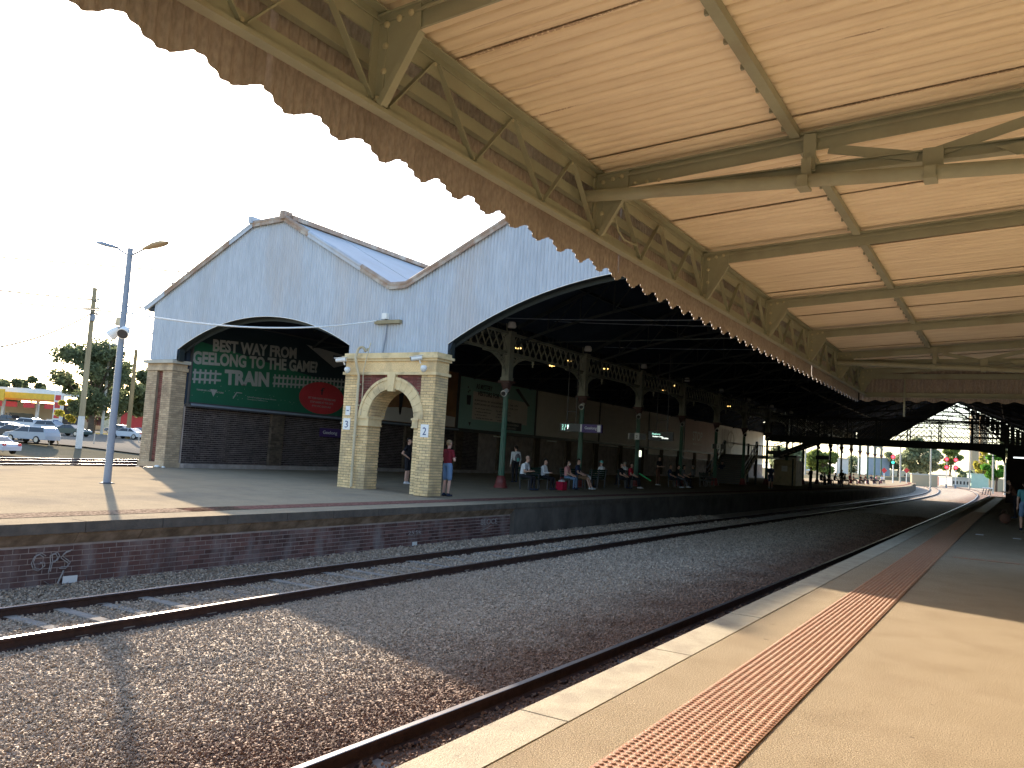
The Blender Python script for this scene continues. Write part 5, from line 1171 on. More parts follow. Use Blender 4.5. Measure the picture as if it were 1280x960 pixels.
person((-19.5, yat(866, -19.5), bz), R(170), 'sit', top='c_grey', bot='c_black', arms='lap', hair='hair_grey', label='grey haired person behind the fourth column')
bk_ = (-21.0, yat(643, -21), .1); bp_ = person(bk_, R(150), top='c_white', bot='c_black', sleeves='long', hair='hair_dark', arms='down', H=1.8, label='person in white shirt with a backpack standing behind the nearest bench')
t = thing('backpack', 'grey and white backpack on the person in the white shirt', 'backpack', (bk_[0], bk_[1], 1.2), None, R(150))
link('bag', MB().ball((-.2, 0, .1), .17, 10, 0, (.6,.85,1.3)).mesh('bag', 'c_grey'), t, loc=(0,0,0)); link('pocket', MB().ball((-.29, 0, .02), .1, 8, 0, (.5,1,1)).mesh('pocket', 'c_teal'), t, loc=(0,0,0)); link('strap', MB().bar((-.1,-.09,.3),(.06,-.1,.22),.03,.05).bar((-.1,.09,.3),(.06,.1,.22),.03,.05).mesh('strap', 'c_grey'), t, loc=(0,0,0))
person((-19.8, yat(916, -19.8), .1), R(-60), top='c_red', bot='c_black', hair='hair_dark', label='person in a red top standing at the foot of the stairs')
person((-20.4, yat(902, -20.4), .1), R(-60), 'stand', top='c_navy', bot='c_black', hair='hair_dark', label='person in navy standing left of the one in red by the stairs')
e0 = on_z(963, 611, .02); person((e0.x, e0.y, pz(e0.x, e0.y)), R(-70), top='c_navy', bot='c_navy', legs='short', shoe='shoe_white', hair='hair_dark', fem=True, H=1.75, label='person in a dark dress standing in front of the seventh column')
e0 = on_z(1013, 610.5, .02); person((e0.x, e0.y, pz(e0.x, e0.y)), R(160), top='c_black', bot='c_black', hair='hair_dark', H=1.78, arms='fold', label='dark figure standing just right of the stairs under the bridge')
e0 = on_z(1052, 608.5, .04); person((e0.x, e0.y, pz(e0.x, e0.y)), R(-70), top='c_black', bot='c_grey', hair='hair_dark', vox=.022, label='dark figure standing among the seated people beyond the bridge')
cl_ = ['c_black','c_grey','c_navy','c_brown','c_black','c_maroon','c_grey','c_black','c_brown','c_navy','c_pink','c_white']
for i, px in enumerate((1026, 1031, 1036, 1043, 1056, 1062, 1067, 1075, 1081, 1089, 1095, 1102)):
    person((BX, by(px), bz), R(-10+rnd.uniform(-25,25)), 'sit', top=cl_[i], bot=cl_[(i*5+2) % 10], shoe='shoe_white' if i % 2 else 'shoe_dark', arms='lap', vox=.026, lean=rnd.uniform(-.05,.12), H=rnd.uniform(1.6,1.8),
        label='person in %s sitting beyond the footbridge, %s from the left' % (cl_[i][2:], ['first','second','third','fourth','fifth','sixth','seventh','eighth','ninth','tenth','eleventh','last'][i]), group='people sitting beyond the footbridge')
# on our own platform, at the right edge
person((.33, 32.2, 0), R(100), top='tealshirt', bot='c_denim', legs='short', hair='hair_dark', shoe='shoe_dark', H=1.62, arms='down', vox=.014, legspread=.12, label='person in teal shirt and pale shorts walking away at the right edge')
person((.05, 42.5, 0), R(180), 'stand', top='c_brown', bot='c_black', hair='hair_dark', H=1.7, arms='phone', lean=.45, label='person in brown leaning forward, just beyond the one in teal')
t = thing('handbag', 'red brown bag on the platform in front of the person in teal', 'bag', (-.28, 36.3, 0)); MB().ball((-.28, 36.3, .2), .2, 10, 0, (1,.6,1)).build('bag', 'c_brown', t); MB().tube([(-.38,36.3,.35),(-.35,36.3,.52),(-.21,36.3,.52),(-.18,36.3,.35)], .012, 6).build('handle', 'c_brown', t)
# bags
t = thing('shoulder_bag', 'bright red bag with white top beside the woman in the white jacket', 'bag', (BX+.55, by(684), bz)); x, y = BX+.6, by(687)
MB().box(x-.16, x+.16, y-.2, y+.2, bz, bz+.36).build('bag', 'bag_red', t); MB().ball((x, y, bz+.38), .16, 8, 0, (1,1.1,.4)).build('top', 'c_white', t); MB().tube([(x,y-.16,bz+.36),(x,y-.1,bz+.55),(x,y+.1,bz+.55),(x,y+.16,bz+.36)], .012, 6).build('handle', 'bag_red', t)
t = thing('green_toy', 'bright green stick held across the lap of the woman in red', 'toy', (BX+.4, by(793), .7)); MB().bar((BX+.35, by(791), .85), (BX+.75, by(797), .5), .06, .05).build('stick', 'c_green', t)
t = thing('parcel', 'white bag lying at the end of the bench that faces away', 'bag', (BX, by(733), .5)); MB().ball((BX+.1, by(733), .55), .14, 8, 0, (1,1,1)).build('bag', 'c_white', t)

# ------------------------------------------------------------------ footbridge across the tracks
fb = thing('footbridge', 'dark iron lattice footbridge crossing both tracks inside the shed', 'footbridge', (-9, 75, 0))
FX0, FX1, FZ0, FZ1 = -19.0, -.6, 4.42, 6.15
for side, y in enumerate((73.9, 76.1)):
    mb = MB(); mb.bar((FX0, y, FZ1), (FX1, y, FZ1), .14, .12); mb.build('top_rail', 'steel_dark', fb)
    MB().prism([(FX0, y-.06, FZ0+.05), (FX0, y-.06, FZ0-.48), (-2.9, y-.06, FZ0-.5), (-1.7, y-.06, FZ0-.65), (-.9, y-.06, FZ0-.95), (-.6, y-.06, FZ0-1.6), (-.6, y-.06, FZ0+.05)], (0, .12, 0)).build('girder', 'steel_dark', fb)
    mb = MB(); p = .62; n = int((FX1-FX0)/p*1)
    i = 0; h = FZ1-FZ0-.1
    x = FX0
    while x < FX1-.1:
        for s0, s1 in (((x, FZ0), (x+h, FZ1)), ((x, FZ1), (x+h, FZ0))):
            q1 = min(s1[0], FX1); f = (q1-s0[0])/h; mb.bar((s0[0], y, s0[1]), (q1, y, s0[1]+(s1[1]-s0[1])*f), .03, .085, (0,1,0))
        x += p*.62
    mb.build('lattice', 'steel_dark', fb, kind='stuff')
    for k in range(9):
        xx = FX0+k*(FX1-FX0)/8; MB().bar((xx, y, FZ0), (xx, y, FZ1), .1, .1).build('upright', 'steel_dark', fb)
MB().box(FX0, FX1, 73.9, 76.1, FZ0-.25, FZ0-.12).build('deck', 'steel_dark', fb)
tw = thing('stair_tower', 'dark stair tower at the right hand end of the footbridge', 'tower', (.4, 75, 0))
MB().box(-.55, 2.4, 72.6, 77.4, 0, 3.3).build('lower_wall', 'brick_dark', tw); MB().box(-.45, 2.4, 72.7, 77.3, 3.3, 4.4).build('upper_wall', 'steel_dark', tw)
mb = MB()
for i in range(9): mb.bar((-.4+.35*i, 72.8, 4.4), (-.4+.35*i, 72.8, 6.1), .04, .04)
mb.bar((-.5, 72.8, 6.15), (2.4, 72.8, 6.15), .1, .1); mb.build('railing', 'steel_dark', tw)
t = thing('tube_light', 'bright fluorescent tube at the top right, under the end of the footbridge', 'light', (.3, 60, 3.1)); MB().box(-.05, 1.0, 60, 60.1, 3.08, 3.16).build('tube', 'tube_light', t); MB().box(-.1, 1.05, 59.95, 60.15, 3.17, 3.24).build('housing', 'dark_grey', t); MB().tube([(.5,60.05,3.24),(.5,60.05,6.5)], .02, 5).build('rod', 'dark_grey', t)
def stair(name, label, base, d, n, tread, rise, width, dirv, mat='steel_dark'):
    t = thing(name, label, 'stairs', base); b = Vector(base); d = Vector(dirv); s = Vector((0,0,1)).cross(d)
    for i in range(n):
        p = b+d*(tread*i); q = [p+s*width/2, p-s*width/2, p-s*width/2+d*tread*1.05, p+s*width/2+d*tread*1.05]
        MB().prism([v+Vector((0,0,rise*(i+1)-.04)) for v in q], (0,0,.04)).build('tread', 'sleeper' if 0 else 'concrete_wall', t)
        MB().prism([v+Vector((0,0,rise*i+.0)) for v in (p+s*width/2, p-s*width/2, p-s*width/2+d*.02, p+s*width/2+d*.02)], (0,0,rise-.042)).build('riser', 'dark_grey', t)
    e = b+d*(tread*n)+Vector((0,0,rise*n))
    for k in (-1, 1):
        o = s*(k*(width/2+.05)); MB().bar(b+o+Vector((0,0,.12)), e+o+Vector((0,0,.12)), .06, .34).build('stringer', 'cream_paint' if mat == 'cream' else 'steel_dark', t)
        MB().bar(b+o+Vector((0,0,1.1)), e+o+Vector((0,0,1.1)), .07, .08).bar(b+o+Vector((0,0,.65)), e+o+Vector((0,0,.65)), .03, .05).build('handrail', 'grey_metal' if mat == 'cream' else 'steel_dark', t)
        for i in range(0, n+1, 3):
            p = b+o+d*(tread*i)+Vector((0,0,rise*i)); MB().bar(p, p+Vector((0,0,1.15)), .07, .07).build('post', 'steel_dark', t)
    return t
stair('staircase', 'wide stairs rising away from us on the island platform to the footbridge landing', (-19.6, 64.0, .1), 1, 15, .3, .16, 2.7, (0,1,0), 'cream')
ld = thing('stair_landing', 'landing of the footbridge stairs with a pale baluster railing', 'landing', (-19.6, 72, 2.5))
MB().box(-21.1, -18.2, 68.5, 76, 2.35, 2.5).build('floor', 'steel_dark', ld)
for x in (-21.0, -18.3):
    for y in (68.6, 75.9): MB().bar((x, y, .1), (x, y, 3.65), .16, .16).build('post', 'steel_dark', ld)
mb = MB(); mb.bar((-21, 75.8, 3.5), (-18.2, 75.8, 3.5), .08, .1); mb.bar((-21, 75.8, 2.6), (-18.2, 75.8, 2.6), .06, .08)
for i in range(14): mb.bar((-20.9+.2*i, 75.8, 2.6), (-20.9+.2*i, 75.8, 3.5), .05, .05)
mb.bar((-21, 68.6, 3.5), (-21, 75.8, 3.5), .08, .1); mb.build('railing', 'bb_pale', ld)
stair('staircase', 'upper flight of stairs climbing to the right up to the footbridge deck', (-18.2, 75.0, 2.5), 1, 12, .37, .155, 2.0, (1,0,0))
en = thing('stair_enclosure', 'weathered cream boarded cupboard below the landing with a notice on its door', 'shed', (-17.2, 75.6, .1))
for i in range(6):
    x = -18.1+.32*i; MB().box(x, x+.31, 73.6, 73.66, .1, 2.3 if i < 5 else 2.5).build('board', 'cream_paint', en)
MB().box(-18.1, -16.2, 73.67, 76.2, .1, 2.28).build('core', 'cream_paint', en); MB().box(-17.4, -16.9, 73.55, 73.6, 1.3, 1.8).build('notice', 'white_paint', en); MB().box(-16.5, -16.38, 73.5, 73.6, .1, 2.4).build('post', 'steel_dark', en)
t = thing('brick_kiosk', 'dull pink panelled kiosk right of the stairs under the bridge', 'kiosk', (-17, 84, .1)); MB().box(-20.5, -18.6, 84, 86, .1, 2.7).build('wall', 'bb_tan', t); MB().box(-20.7, -18.4, 83.8, 86.2, 2.7, 2.9).build('roof', 'dark_grey', t); MB().box(-20.4, -18.7, 83.97, 83.995, 1.2, 1.3).build('rail', 'dark_grey', t)

# ------------------------------------------------------------------ lamp post on the island
lp = thing('lamp_post', 'blue grey lamp post with two arms and two floodlights on the island platform', 'lamp post', (-20.67, 13.0, .1)); LX, LY = -20.67, 13.0
MB().tube([(LX, LY, .0), (LX, LY, 6.52)], [.1, .075], 14).build('pole', 'grey_metal', lp); MB().lathe((LX, LY, .08), [(.2,0),(.2,.03),(.12,.05)], 12).build('base_plate', 'dark_grey', lp)
for s, dz in ((-1, .42), (1, .18)):
    e = Vector((LX+s*.62, LY, 6.35+dz*.55)); f = Vector((LX+s*1.55, LY+.05*s, 6.4+dz*.95))
    MB().tube([(LX, LY, 6.3), tuple(e)], .028, 8).build('arm', 'grey_metal', lp)
    hd = MB(); d = (f-e); n = 8; vs = []
    prof = [(0,.05,.05),(.2,.10,.07),(.5,.16,.09),(.8,.15,.08),(1,.05,.03)]
    for u, wy, hz in prof:
        c = e+d*u; vs += [(c.x+0, c.y+wy*math.cos(t2), c.z+hz*math.sin(t2)*(1.0 if math.sin(t2) > 0 else .5)) for t2 in [2*math.pi*k/n for k in range(n)]]
    hd.add(vs, [(i*n+k, i*n+(k+1)%n, (i+1)*n+(k+1)%n, (i+1)*n+k) for i in range(4) for k in range(n)], 0, True); hd.build('lamp_head', 'silo_conc' if s > 0 else 'grey_metal', lp)
for (dx, dy, ax, ay) in ((-.24, -.05, -.55, -.25), (.26, -.1, .5, -.6)):
    c = Vector((LX+dx, LY+dy, 4.2)); d = Vector((ax, ay, -.55)).normalized()
    MB().tube([c-d*.16, c-d*.05, c+d*.12, c+d*.16], [.08,.12,.155,.16], 14).build('floodlight', 'white_paint', lp); MB().tube([c+d*.161, c+d*.168], .135, 14).build('lens', 'glass_dark', lp)
    MB().bar((LX, LY, 4.32), tuple(c), .05, .05).build('bracket', 'dark_grey', lp)
MB().box(LX-.22, LX-.02, LY-.08, LY+.08, 4.38, 4.6).build('junction_box', 'cream_paint', lp)

# ------------------------------------------------------------------ yard, tracks and poles on the left
def px_line(pts, z, n=10): return np.array([(lambda p: (p.x, p.y))(on_z(a, b, z)) for a, b in pts])
yp = [(-420, 0), (-200, 0), (0, 0), (90, 0), (172, 0), (215, 0)]
def leftrail(y0, y1): return catmull([(lambda p: (p.x, p.y))(on_z(x, y0+(y1-y0)*x/172, -1.0)) for x in (-420,-200,0,90,172,215)], 2)
def zrail(P, parent, z):
    global TOPZ
    a = TOPZ; TOPZ = z; rail(P, parent); TOPZ = a
for (a, b, lb) in (((583.2, 583.6), (579.2, 580.6), 'nearest railway track behind the island platform at the left'), ((575.0, 577.0), (571.8, 574.4), 'second railway track in the yard behind the island platform')):
    t = thing('railway_track', lb, 'railway track', (-60, 28, -1.16)); zrail(leftrail(*a), t, -1.0); zrail(leftrail(*b), t, -1.0)
    A, B = leftrail(*a), leftrail(*b); mb = MB(); L0 = min(len(A), len(B))
    for i in range(0, L0-1, 1):
        p, q = Vector((*A[i], -1.14)), Vector((*B[min(len(B)-1, int(i*len(B)/len(A)))], -1.14)); mb.bar(p, q, .25, .1)
    mb.build('sleepers', 'sleeper', t, kind='stuff')
ypl = [on_z(x, 590, -1.18) for x in (-420, -200, 0, 90, 172, 215)]; ypf = [on_z(x, 567.5, -1.18) for x in (-420, -200, 0, 90, 172, 215)]
mb = MB(); mb.add([(p.x, p.y, -1.188) for p in ypl]+[(p.x, p.y, -1.182) for p in ypf], [(i, i+1, 7+i, 6+i) for i in range(5)])
yd = mb.build('yard_ballast', 'yard', None, kind='structure')
if yd.data.polygons[0].normal.z < 0: yd.data.flip_normals()
# asphalt of the car park, draped on the slope
def drape(pts4, name, mat, dz=.02, n=24):
    a, b, c, d = [Vector(p) for p in pts4]; V = []; 
    for i in range(n+1):
        for j in range(n+1):
            p = (a.lerp(b, i/n)).lerp(d.lerp(c, i/n), j/n); V.append((p.x, p.y, gz(p.x, p.y)+dz))
    Fq = np.array([(i*(n+1)+j, (i+1)*(n+1)+j, (i+1)*(n+1)+j+1, i*(n+1)+j+1) for i in range(n) for j in range(n)])
    o = link(name, np_mesh(name, np.array(V), Fq, [mat], smooth=True), kind='structure')
    if o.data.polygons[0].normal.z < 0: o.data.flip_normals()
g2 = lambda px, d: (lambda p: (p.x, p.y, 0))(at(px, 540, d))
drape((g2(-260, 74), g2(330, 74), g2(330, 120), g2(-260, 120)), 'car_park', 'car_park', .12)
drape((g2(-260, 119.5), g2(330, 119.5), g2(330, 124), g2(-260, 124)), 'grass_verge', 'dry_grass', .13, 24)
drape((g2(-260, 124.2), g2(330, 124.2), g2(330, 134), g2(-260, 134)), 'road', 'car_park', .14)
def pole(px, py, zb, top_px, top_py, r0, r1, label, mat, name='utility_pole', white=0, cat='pole'):
    b = on_z(px, py, zb) if zb > -5 else None; d = (b-C0).dot(_f); tp = at(top_px, top_py, d); h = tp.z
    t = thing(name, label, cat, (b.x, b.y, zb))
    MB().tube([(b.x, b.y, zb-.2), (b.x, b.y, h)], [r0, r1], 10).build('pole', mat, t)
    if white: MB().tube([(b.x, b.y, zb), (b.x, b.y, zb+white)], [r0+.01, r0-.0], 12).build('painted_base', 'timber_white', t)
    return t, b, h, d
t, b, h, d = pole(97, 570, -1.15, 120, 357, .27, .2, 'tall grey timber power pole with white painted base left of the lamp post', 'timber_pole', white=3.6)
UP1 = (b, h, d)
for pz_, w_ in ((h-1.1, 1.1), (h-1.9, 1.6)): MB().bar((b.x-w_*.5, b.y-w_*.3, pz_), (b.x+w_*.5, b.y+w_*.3, pz_), .1, .12).build('crossarm', 'timber_pole', t)
MB().tube([(b.x, b.y, h-1.5), (b.x+.6, b.y+.3, h-1.45), (b.x+1.2, b.y+.6, h-1.35)], .04, 6).build('lamp_arm', 'grey_metal', t); MB().ball((b.x+1.3, b.y+.65, h-1.35), .22, 8, 0, (1.3,.8,.4)).build('lamp', 'grey_metal', t)
for z in (h-1.0, h-1.8, h-2.4):
    MB().ball((b.x+.35, b.y+.2, z), .13, 8).build('insulator', 'white_paint', t)
MB().lathe((b.x+.3, b.y-.1, h-3.1), [(.22,0),(.24,.5),(.2,.6)], 10).build('transformer', 'grey_metal', t)
t, b, h, d = pole(158, 562, -1.1, 168, 436, .3, .22, 'shorter brown timber pole between the lamp post and the brick pillar', 'timber_brown')
bb_ = at(128, 530, 118); tt = at(136, 430, 118)
t = thing('street_lamp', 'slim pale street lamp in front of the big tree', 'street lamp', (bb_.x, bb_.y, gz(bb_.x, bb_.y))); MB().tube([(bb_.x, bb_.y, gz(bb_.x, bb_.y)), (bb_.x, bb_.y, tt.z)], [.22, .14], 8).build('pole', 'concrete', t); MB().bar((bb_.x-.9, bb_.y-.5, tt.z), (bb_.x+.9, bb_.y+.5, tt.z), .3, .15).build('lamp_head', 'concrete', t)
for i, (px, py, tpy) in enumerate(((8, 566, 541), (60, 568, 548), (116, 567, 541), (172, 566, 540))):
    bq = on_z(px, py, -1.15); dq = (bq-C0).dot(_f); tz = at(px+2, tpy, dq).z
    t = thing('fence_post', 'thin pale fence post beyond the yard, %s' % ('leftmost, beside the white car', 'in front of the silver wagon', 'between the power pole and the lamp post', 'against the brick pillar')[i], 'post', (bq.x, bq.y, -1.15), 'thin fence posts beyond the yard')
    MB().tube([(bq.x, bq.y, -1.2), (bq.x, bq.y, tz)], .05, 6).build('post', 'concrete', t)
a0, a1 = on_z(75, 568, -1.15), on_z(72, 568, -1.15); dq = (a0-C0).dot(_f); t = thing('leaning_post', 'thin post leaning to the left beside a low concrete block', 'post', a0); q = at(71, 547, dq); MB().tube([a0, q], .06, 6).build('post', 'timber_brown', t); MB().box(a0.x-.4, a0.x+.4, a0.y-.2, a0.y+.2, -1.2, -.7).build('footing', 'concrete', t)
# dark planks lying beyond the tracks
for i, (x0, x1, y, dzz) in enumerate(((114, 172, 566.5, .25), (142, 172, 569, .2))):
    a0, a1 = on_z(x0, y, -1.15), on_z(x1, y+.5, -1.15); t = thing('rail_stack', 'dark rusty rails stacked on the ground beyond the yard tracks, %s' % ('longer row' if i == 0 else 'shorter nearer row'), 'rails', a0); MB().bar(a0+Vector((0,0,dzz*.5)), a1+Vector((0,0,dzz*.5)), .5, dzz*1.4).build('rails', 'rail_side', t)
# wires
def wire(pts, r, label, mat='dark_grey'):
    P = [Vector(p) for p in pts]; t = thing('overhead_wire', label, 'wire', P[0]); 
    C = []
    for i in range(len(P)-1):
        for k in range(8): C.append(P[i].lerp(P[i+1], k/8))
    C.append(P[-1]); MB().tube(C, r*(1.2 if r < .025 else 2.4), 5).build('strand', mat, t)
def sag(p, q, s, n=10): return [Vector(p).lerp(Vector(q), i/n)-Vector((0,0,s*4*(i/n)*(1-i/n))) for i in range(n+1)]
br_ = Vector((-18.55, 20.8, 5.76)); lpz = at(155, 389, 21.9)
wire(sag((LX+.08, LY+.02, lpz.z), br_, .33), .022, 'thick pale cable from the lamp post to the gable bracket', 'white_paint')
wire(sag(at(-150, 362, 30), (LX-.08, LY, lpz.z), .02), .02, 'dark cable running left from the lamp post')
wire(sag(at(-200, 303, 75), at(245, 341, 75), .1), .03, 'highest overhead wire at the far left'); ub, uh, ud = UP1
wire(sag(at(-150, 343, 60), (ub.x, ub.y, uh-1.1), .15), .03, 'thin wire reaching the power pole from the left'); wire(sag((ub.x, ub.y, uh-1.2), at(195, 386, 60), .1), .03, 'thin wire leaving the power pole towards the shed')
wire(sag(at(-20, 437, 55), (ub.x, ub.y, uh-2.3), .5), .03, 'low sagging wire left of the power pole'); wire(sag((ub.x, ub.y, uh-2.2), at(192, 417, 60), .3), .03, 'low wire from the power pole dropping towards the shed corner')

# ------------------------------------------------------------------ cars
CARP = {
 'sedan': ([(-2.3,.32),(-2.32,.62),(-2.2,.86),(-1.55,.95),(-.8,1.38),(.35,1.42),(1.15,.98),(2.05,.84),(2.3,.62),(2.28,.32)], [(-1.42,.96),(-.78,1.33),(.33,1.37),(1.05,.98)]),
 'wagon': ([(-2.35,.34),(-2.38,.7),(-2.3,1.0),(-2.05,1.42),(-1.7,1.5),(.35,1.46),(1.2,1.0),(2.1,.84),(2.35,.62),(2.33,.34)], [(-2.12,1.02),(-1.95,1.4),(.32,1.41),(1.08,1.0)]),
 'suv': ([(-2.25,.4),(-2.3,.8),(-2.2,1.15),(-1.95,1.62),(-1.6,1.7),(.3,1.68),(1.05,1.15),(2.05,1.0),(2.3,.75),(2.28,.4)], [(-2.05,1.14),(-1.85,1.58),(.27,1.62),(.95,1.14)]),
}
def car(px, depth, rz, kind, mat, label):
    p = at(px, 540, depth); g = gz(p.x, p.y)+.13; t = thing('parked_car', label, 'car', (p.x, p.y, g), 'cars in the car park and on the road', rz)
    body, win = CARP[kind]; mb = MB()
    rings = []
    for y, ins in ((-.88,.06),(-.84,.0),(-.5,-.01),(.5,-.01),(.84,.0),(.88,.06)):
        yy = y; r = []
        for x, z in body:
            k = max(0, (z-.95))/.6; r.append((x*(1-ins*.15), yy*(1-.17*k), z-ins*.3*(1 if z > .5 else -1)))
        rings.append(r)
    n = len(body); vs = [v for r in rings for v in r]
    mb.add(vs, [(i*n+k, (i+1)*n+k, (i+1)*n+(k+1)%n, i*n+(k+1)%n) for i in range(5) for k in range(n)]+[tuple(range(n)), tuple(range(5*n, 6*n))[::-1]], 0, False)
    link('body', mb.mesh('body', mat), t, loc=(0,0,0))
    for s in (-1,1):
        w2 = [(x, s*(.90-.17*max(0, z-.95)/.6*.9), z) for x, z in win]; link('side_window', MB().prism(w2, (0, -s*.05, 0)).mesh('side_window', 'glass_dark'), t, loc=(0,0,0))
        for x in (-.5,): link('door_pillar', MB().bar((x, s*.885, .98), (x, s*.83, 1.4), .06, .02).mesh('door_pillar', mat), t, loc=(0,0,0))
    zf = win[3]; zt = win[2]
    link('windscreen', MB().add([(zf[0]+.09, -.72, zf[1]+.01), (zf[0]+.09, .72, zf[1]+.01), (zt[0]+.12, .66, zt[1]+.0), (zt[0]+.12, -.66, zt[1]+.0)], [(0,1,2,3)]).mesh('windscreen', 'glass_dark'), t, loc=(0,0,0))
    zf = win[0]; zt = win[1]
    link('rear_window', MB().add([(zf[0]-.12, -.7, zf[1]+.01), (zf[0]-.12, .7, zf[1]+.01), (zt[0]-.12, .62, zt[1]+.0), (zt[0]-.12, -.62, zt[1]+.0)], [(3,2,1,0)]).mesh('rear_window', 'glass_dark'), t, loc=(0,0,0))
    for x in (-1.4, 1.4):
        for s in (-1, 1):
            wh = link('wheel', MB().tube([(x, s*.74, .33), (x, s*.90, .33)], .33, 16).mesh('wheel', 'tyre'), t, loc=(0,0,0)); link('rim', MB().tube([(x, s*.90, .33), (x, s*.915, .33)], .22, 12).mesh('rim', 'alloy'), wh, loc=(0,0,0))
    for s in (-1,1):
        link('headlight', MB().box(2.1, 2.31, s*.62-.16, s*.62+.16, .62, .76).mesh('headlight', 'lamp_glass'), t, loc=(0,0,0)); link('tail_light', MB().box(-2.33, -2.15, s*.68-.13, s*.68+.13, .7, .9).mesh('tail_light', 'red_paint'), t, loc=(0,0,0))
av = R(180-31.9)
car(-9, 66, R(192), 'sedan', 'car_white', 'white hatchback cut off by the left edge, nearest in the car park'); car(40, 73, R(197), 'wagon', 'car_silver', 'silver wagon seen side on in the car park')
car(8, 88, R(200), 'sedan', 'car_white', 'white car behind the two nearest cars'); car(30, 112, R(200), 'suv', 'car_white', 'pale four wheel drive further back at the left'); car(90, 100, R(15), 'sedan', 'car_green', 'dark green sedan left of the power pole')
car(66, 104, R(20), 'suv', 'car_silver', 'silver car half hidden behind the dark green sedan'); car(161, 104, R(200), 'sedan', 'car_white', 'white car just left of the brick pillar'); car(177, 108, R(200), 'wagon', 'car_silver', 'silver wagon partly hidden by the brick pillar')
car(14, 138, R(10), 'suv', 'car_black', 'dark four wheel drive beside the petrol station'); car(150, 128, R(195), 'sedan', 'car_blue', 'small blue car on the road by the red shop'); car(20, 78, R(197), 'sedan', 'car_black', 'dark car between the white hatchback and the silver wagon')

# ------------------------------------------------------------------ trees
def tree(p, H, crown, n, size, mat, label, name='gum_tree', trunk=.35, lean=(0,0), group=None, seed=0, z0=None):
    rs = np.random.RandomState(seed+11); z0 = gz(p[0], p[1]) if z0 is None else z0; t = thing(name, label, 'tree', (p[0], p[1], z0), group)
    ex = nrs; cx, cy, cz, rx, rz_ = 0, 0, H-crown[1], crown[0], crown[1]
    nb = crown[2]; bl = []
    for i in range(nb):
        a = rs.rand()*6.28; e = rs.rand()*2-1; rr = rs.rand()**.5*.78; q = math.sqrt(max(0, 1-e*e*.8))
        bl.append((cx+rx*rr*q*math.cos(a), cy+rx*rr*q*math.sin(a), cz+rz_*.75*e, rx*(.14+.2*rs.rand())))
    tr = MB(); top = Vector((lean[0]+.3, lean[1], cz-rz_*.2)); tr.tube([(0,0,-.2), (top.x*.3, top.y*.3, top.z*.5), top], [trunk, trunk*.7, trunk*.35], 8)
    for b in bl[:max(5, nb//2)]:
        s0 = Vector((0,0,-.2)).lerp(top, .45+.45*rs.rand()); m_ = s0.lerp(Vector(b[:3]), .5)+Vector((0,0,.3)); tr.tube([s0, m_, Vector(b[:3])], [trunk*.35, trunk*.22, trunk*.08], 6)
    link('trunk', tr.mesh('trunk', 'bark'), t, loc=(0,0,0))
    k = rs.randint(0, nb, n); B = np.array(bl)[k]; d = rs.randn(n,3); d /= np.linalg.norm(d,axis=1)[:,None]; r = B[:,3]*(rs.rand(n)**.4)
    c = B[:,:3]+d*np.c_[r,r,r*.75]; u = rs.randn(n,3); u /= np.linalg.norm(u,axis=1)[:,None]; v = np.cross(u, rs.randn(n,3)); v /= np.linalg.norm(v,axis=1)[:,None]
    s = size*(.5+rs.rand(n))[:,None]; V = np.stack([c-u*s, c+v*s*.5, c+u*s, c-v*s*.5], 1).reshape(-1,3); Fq = np.arange(4*n).reshape(n,4)
    link('crown', np_mesh('crown', V, Fq, [mat]), t, loc=(0,0,0)); return t
def tp(px, d, py=545): p = at(px, py, d); return (p.x, p.y)
def pxm(d): return d/F
tree(tp(112, 118), 14.0, (8.0, 6.0, 34), 15000, .27, 'leaf', 'big dark gum tree behind the power pole and lamp post', trunk=.5, seed=1)
tree(tp(160, 128), 11.5, (4.6, 4.5, 14), 7000, .30, 'leaf', 'smaller gum tree behind the brown timber pole', trunk=.3, seed=2)
tree(tp(178, 150), 11, (4.5, 4.2, 12), 5000, .3, 'leaf', 'grey green tree just left of the brick pillar', seed=3)
tree(tp(86, 120), 5.2, (2.6, 2.0, 9), 2500, .2, 'leaf_yellow', 'small yellowing tree in front of the petrol station', 'small_tree', .12, seed=4)
tree(tp(117, 121), 4.8, (2.4, 1.8, 9), 2200, .18, 'maroon_wall', 'low purple leaved tree under the big gum tree', 'small_tree', .12, seed=5)
tree(tp(34, 230), 14, (5.5, 3.5, 10), 3500, .4, 'leaf', 'round green tree showing above the petrol station roof', 'round_tree', seed=6)
tree(tp(4, 200), 11, (5, 3, 9), 2500, .4, 'leaf', 'dark tree at the far left above the orange sign', 'round_tree', seed=7)
# ------------------------------------------------------------------ petrol station, shop and tank
o_ = Vector((*g2(30, 138)[:2], 0)); ux = (Vector(g2(60, 138))-Vector(g2(0, 138))).normalized(); uy = Vector((-ux.y, ux.x, 0))
if uy.dot(_f) < 0: uy = -uy
def P3(a, b, z): q = o_+ux*a+uy*b; return (q.x, q.y, z)
def obox(mb, a0, a1, b0, b1, z0, z1):
    vs = [P3(a, b, z) for z in (z0, z1) for a, b in ((a0,b0),(a1,b0),(a1,b1),(a0,b1))]; return mb.add(vs, [(0,3,2,1),(4,5,6,7),(0,1,5,4),(1,2,6,5),(2,3,7,6),(3,0,4,7)])
ps = thing('petrol_station', 'petrol station with yellow striped canopy and red signs at the far left', 'petrol station', P3(0,0,.9)); gz0 = .7
obox(MB(), -16, 4.6, -.1, 9, 6.6, 7.4).build('canopy_roof', 'white_paint', ps); obox(MB(), -16, 4.7, -.25, -.1, 5.6, 6.6).build('yellow_fascia', 'yellow_sign', ps); obox(MB(), -16, 4.7, -.24, -.1, 5.25, 5.6).build('orange_stripe', 'orange_sign', ps)
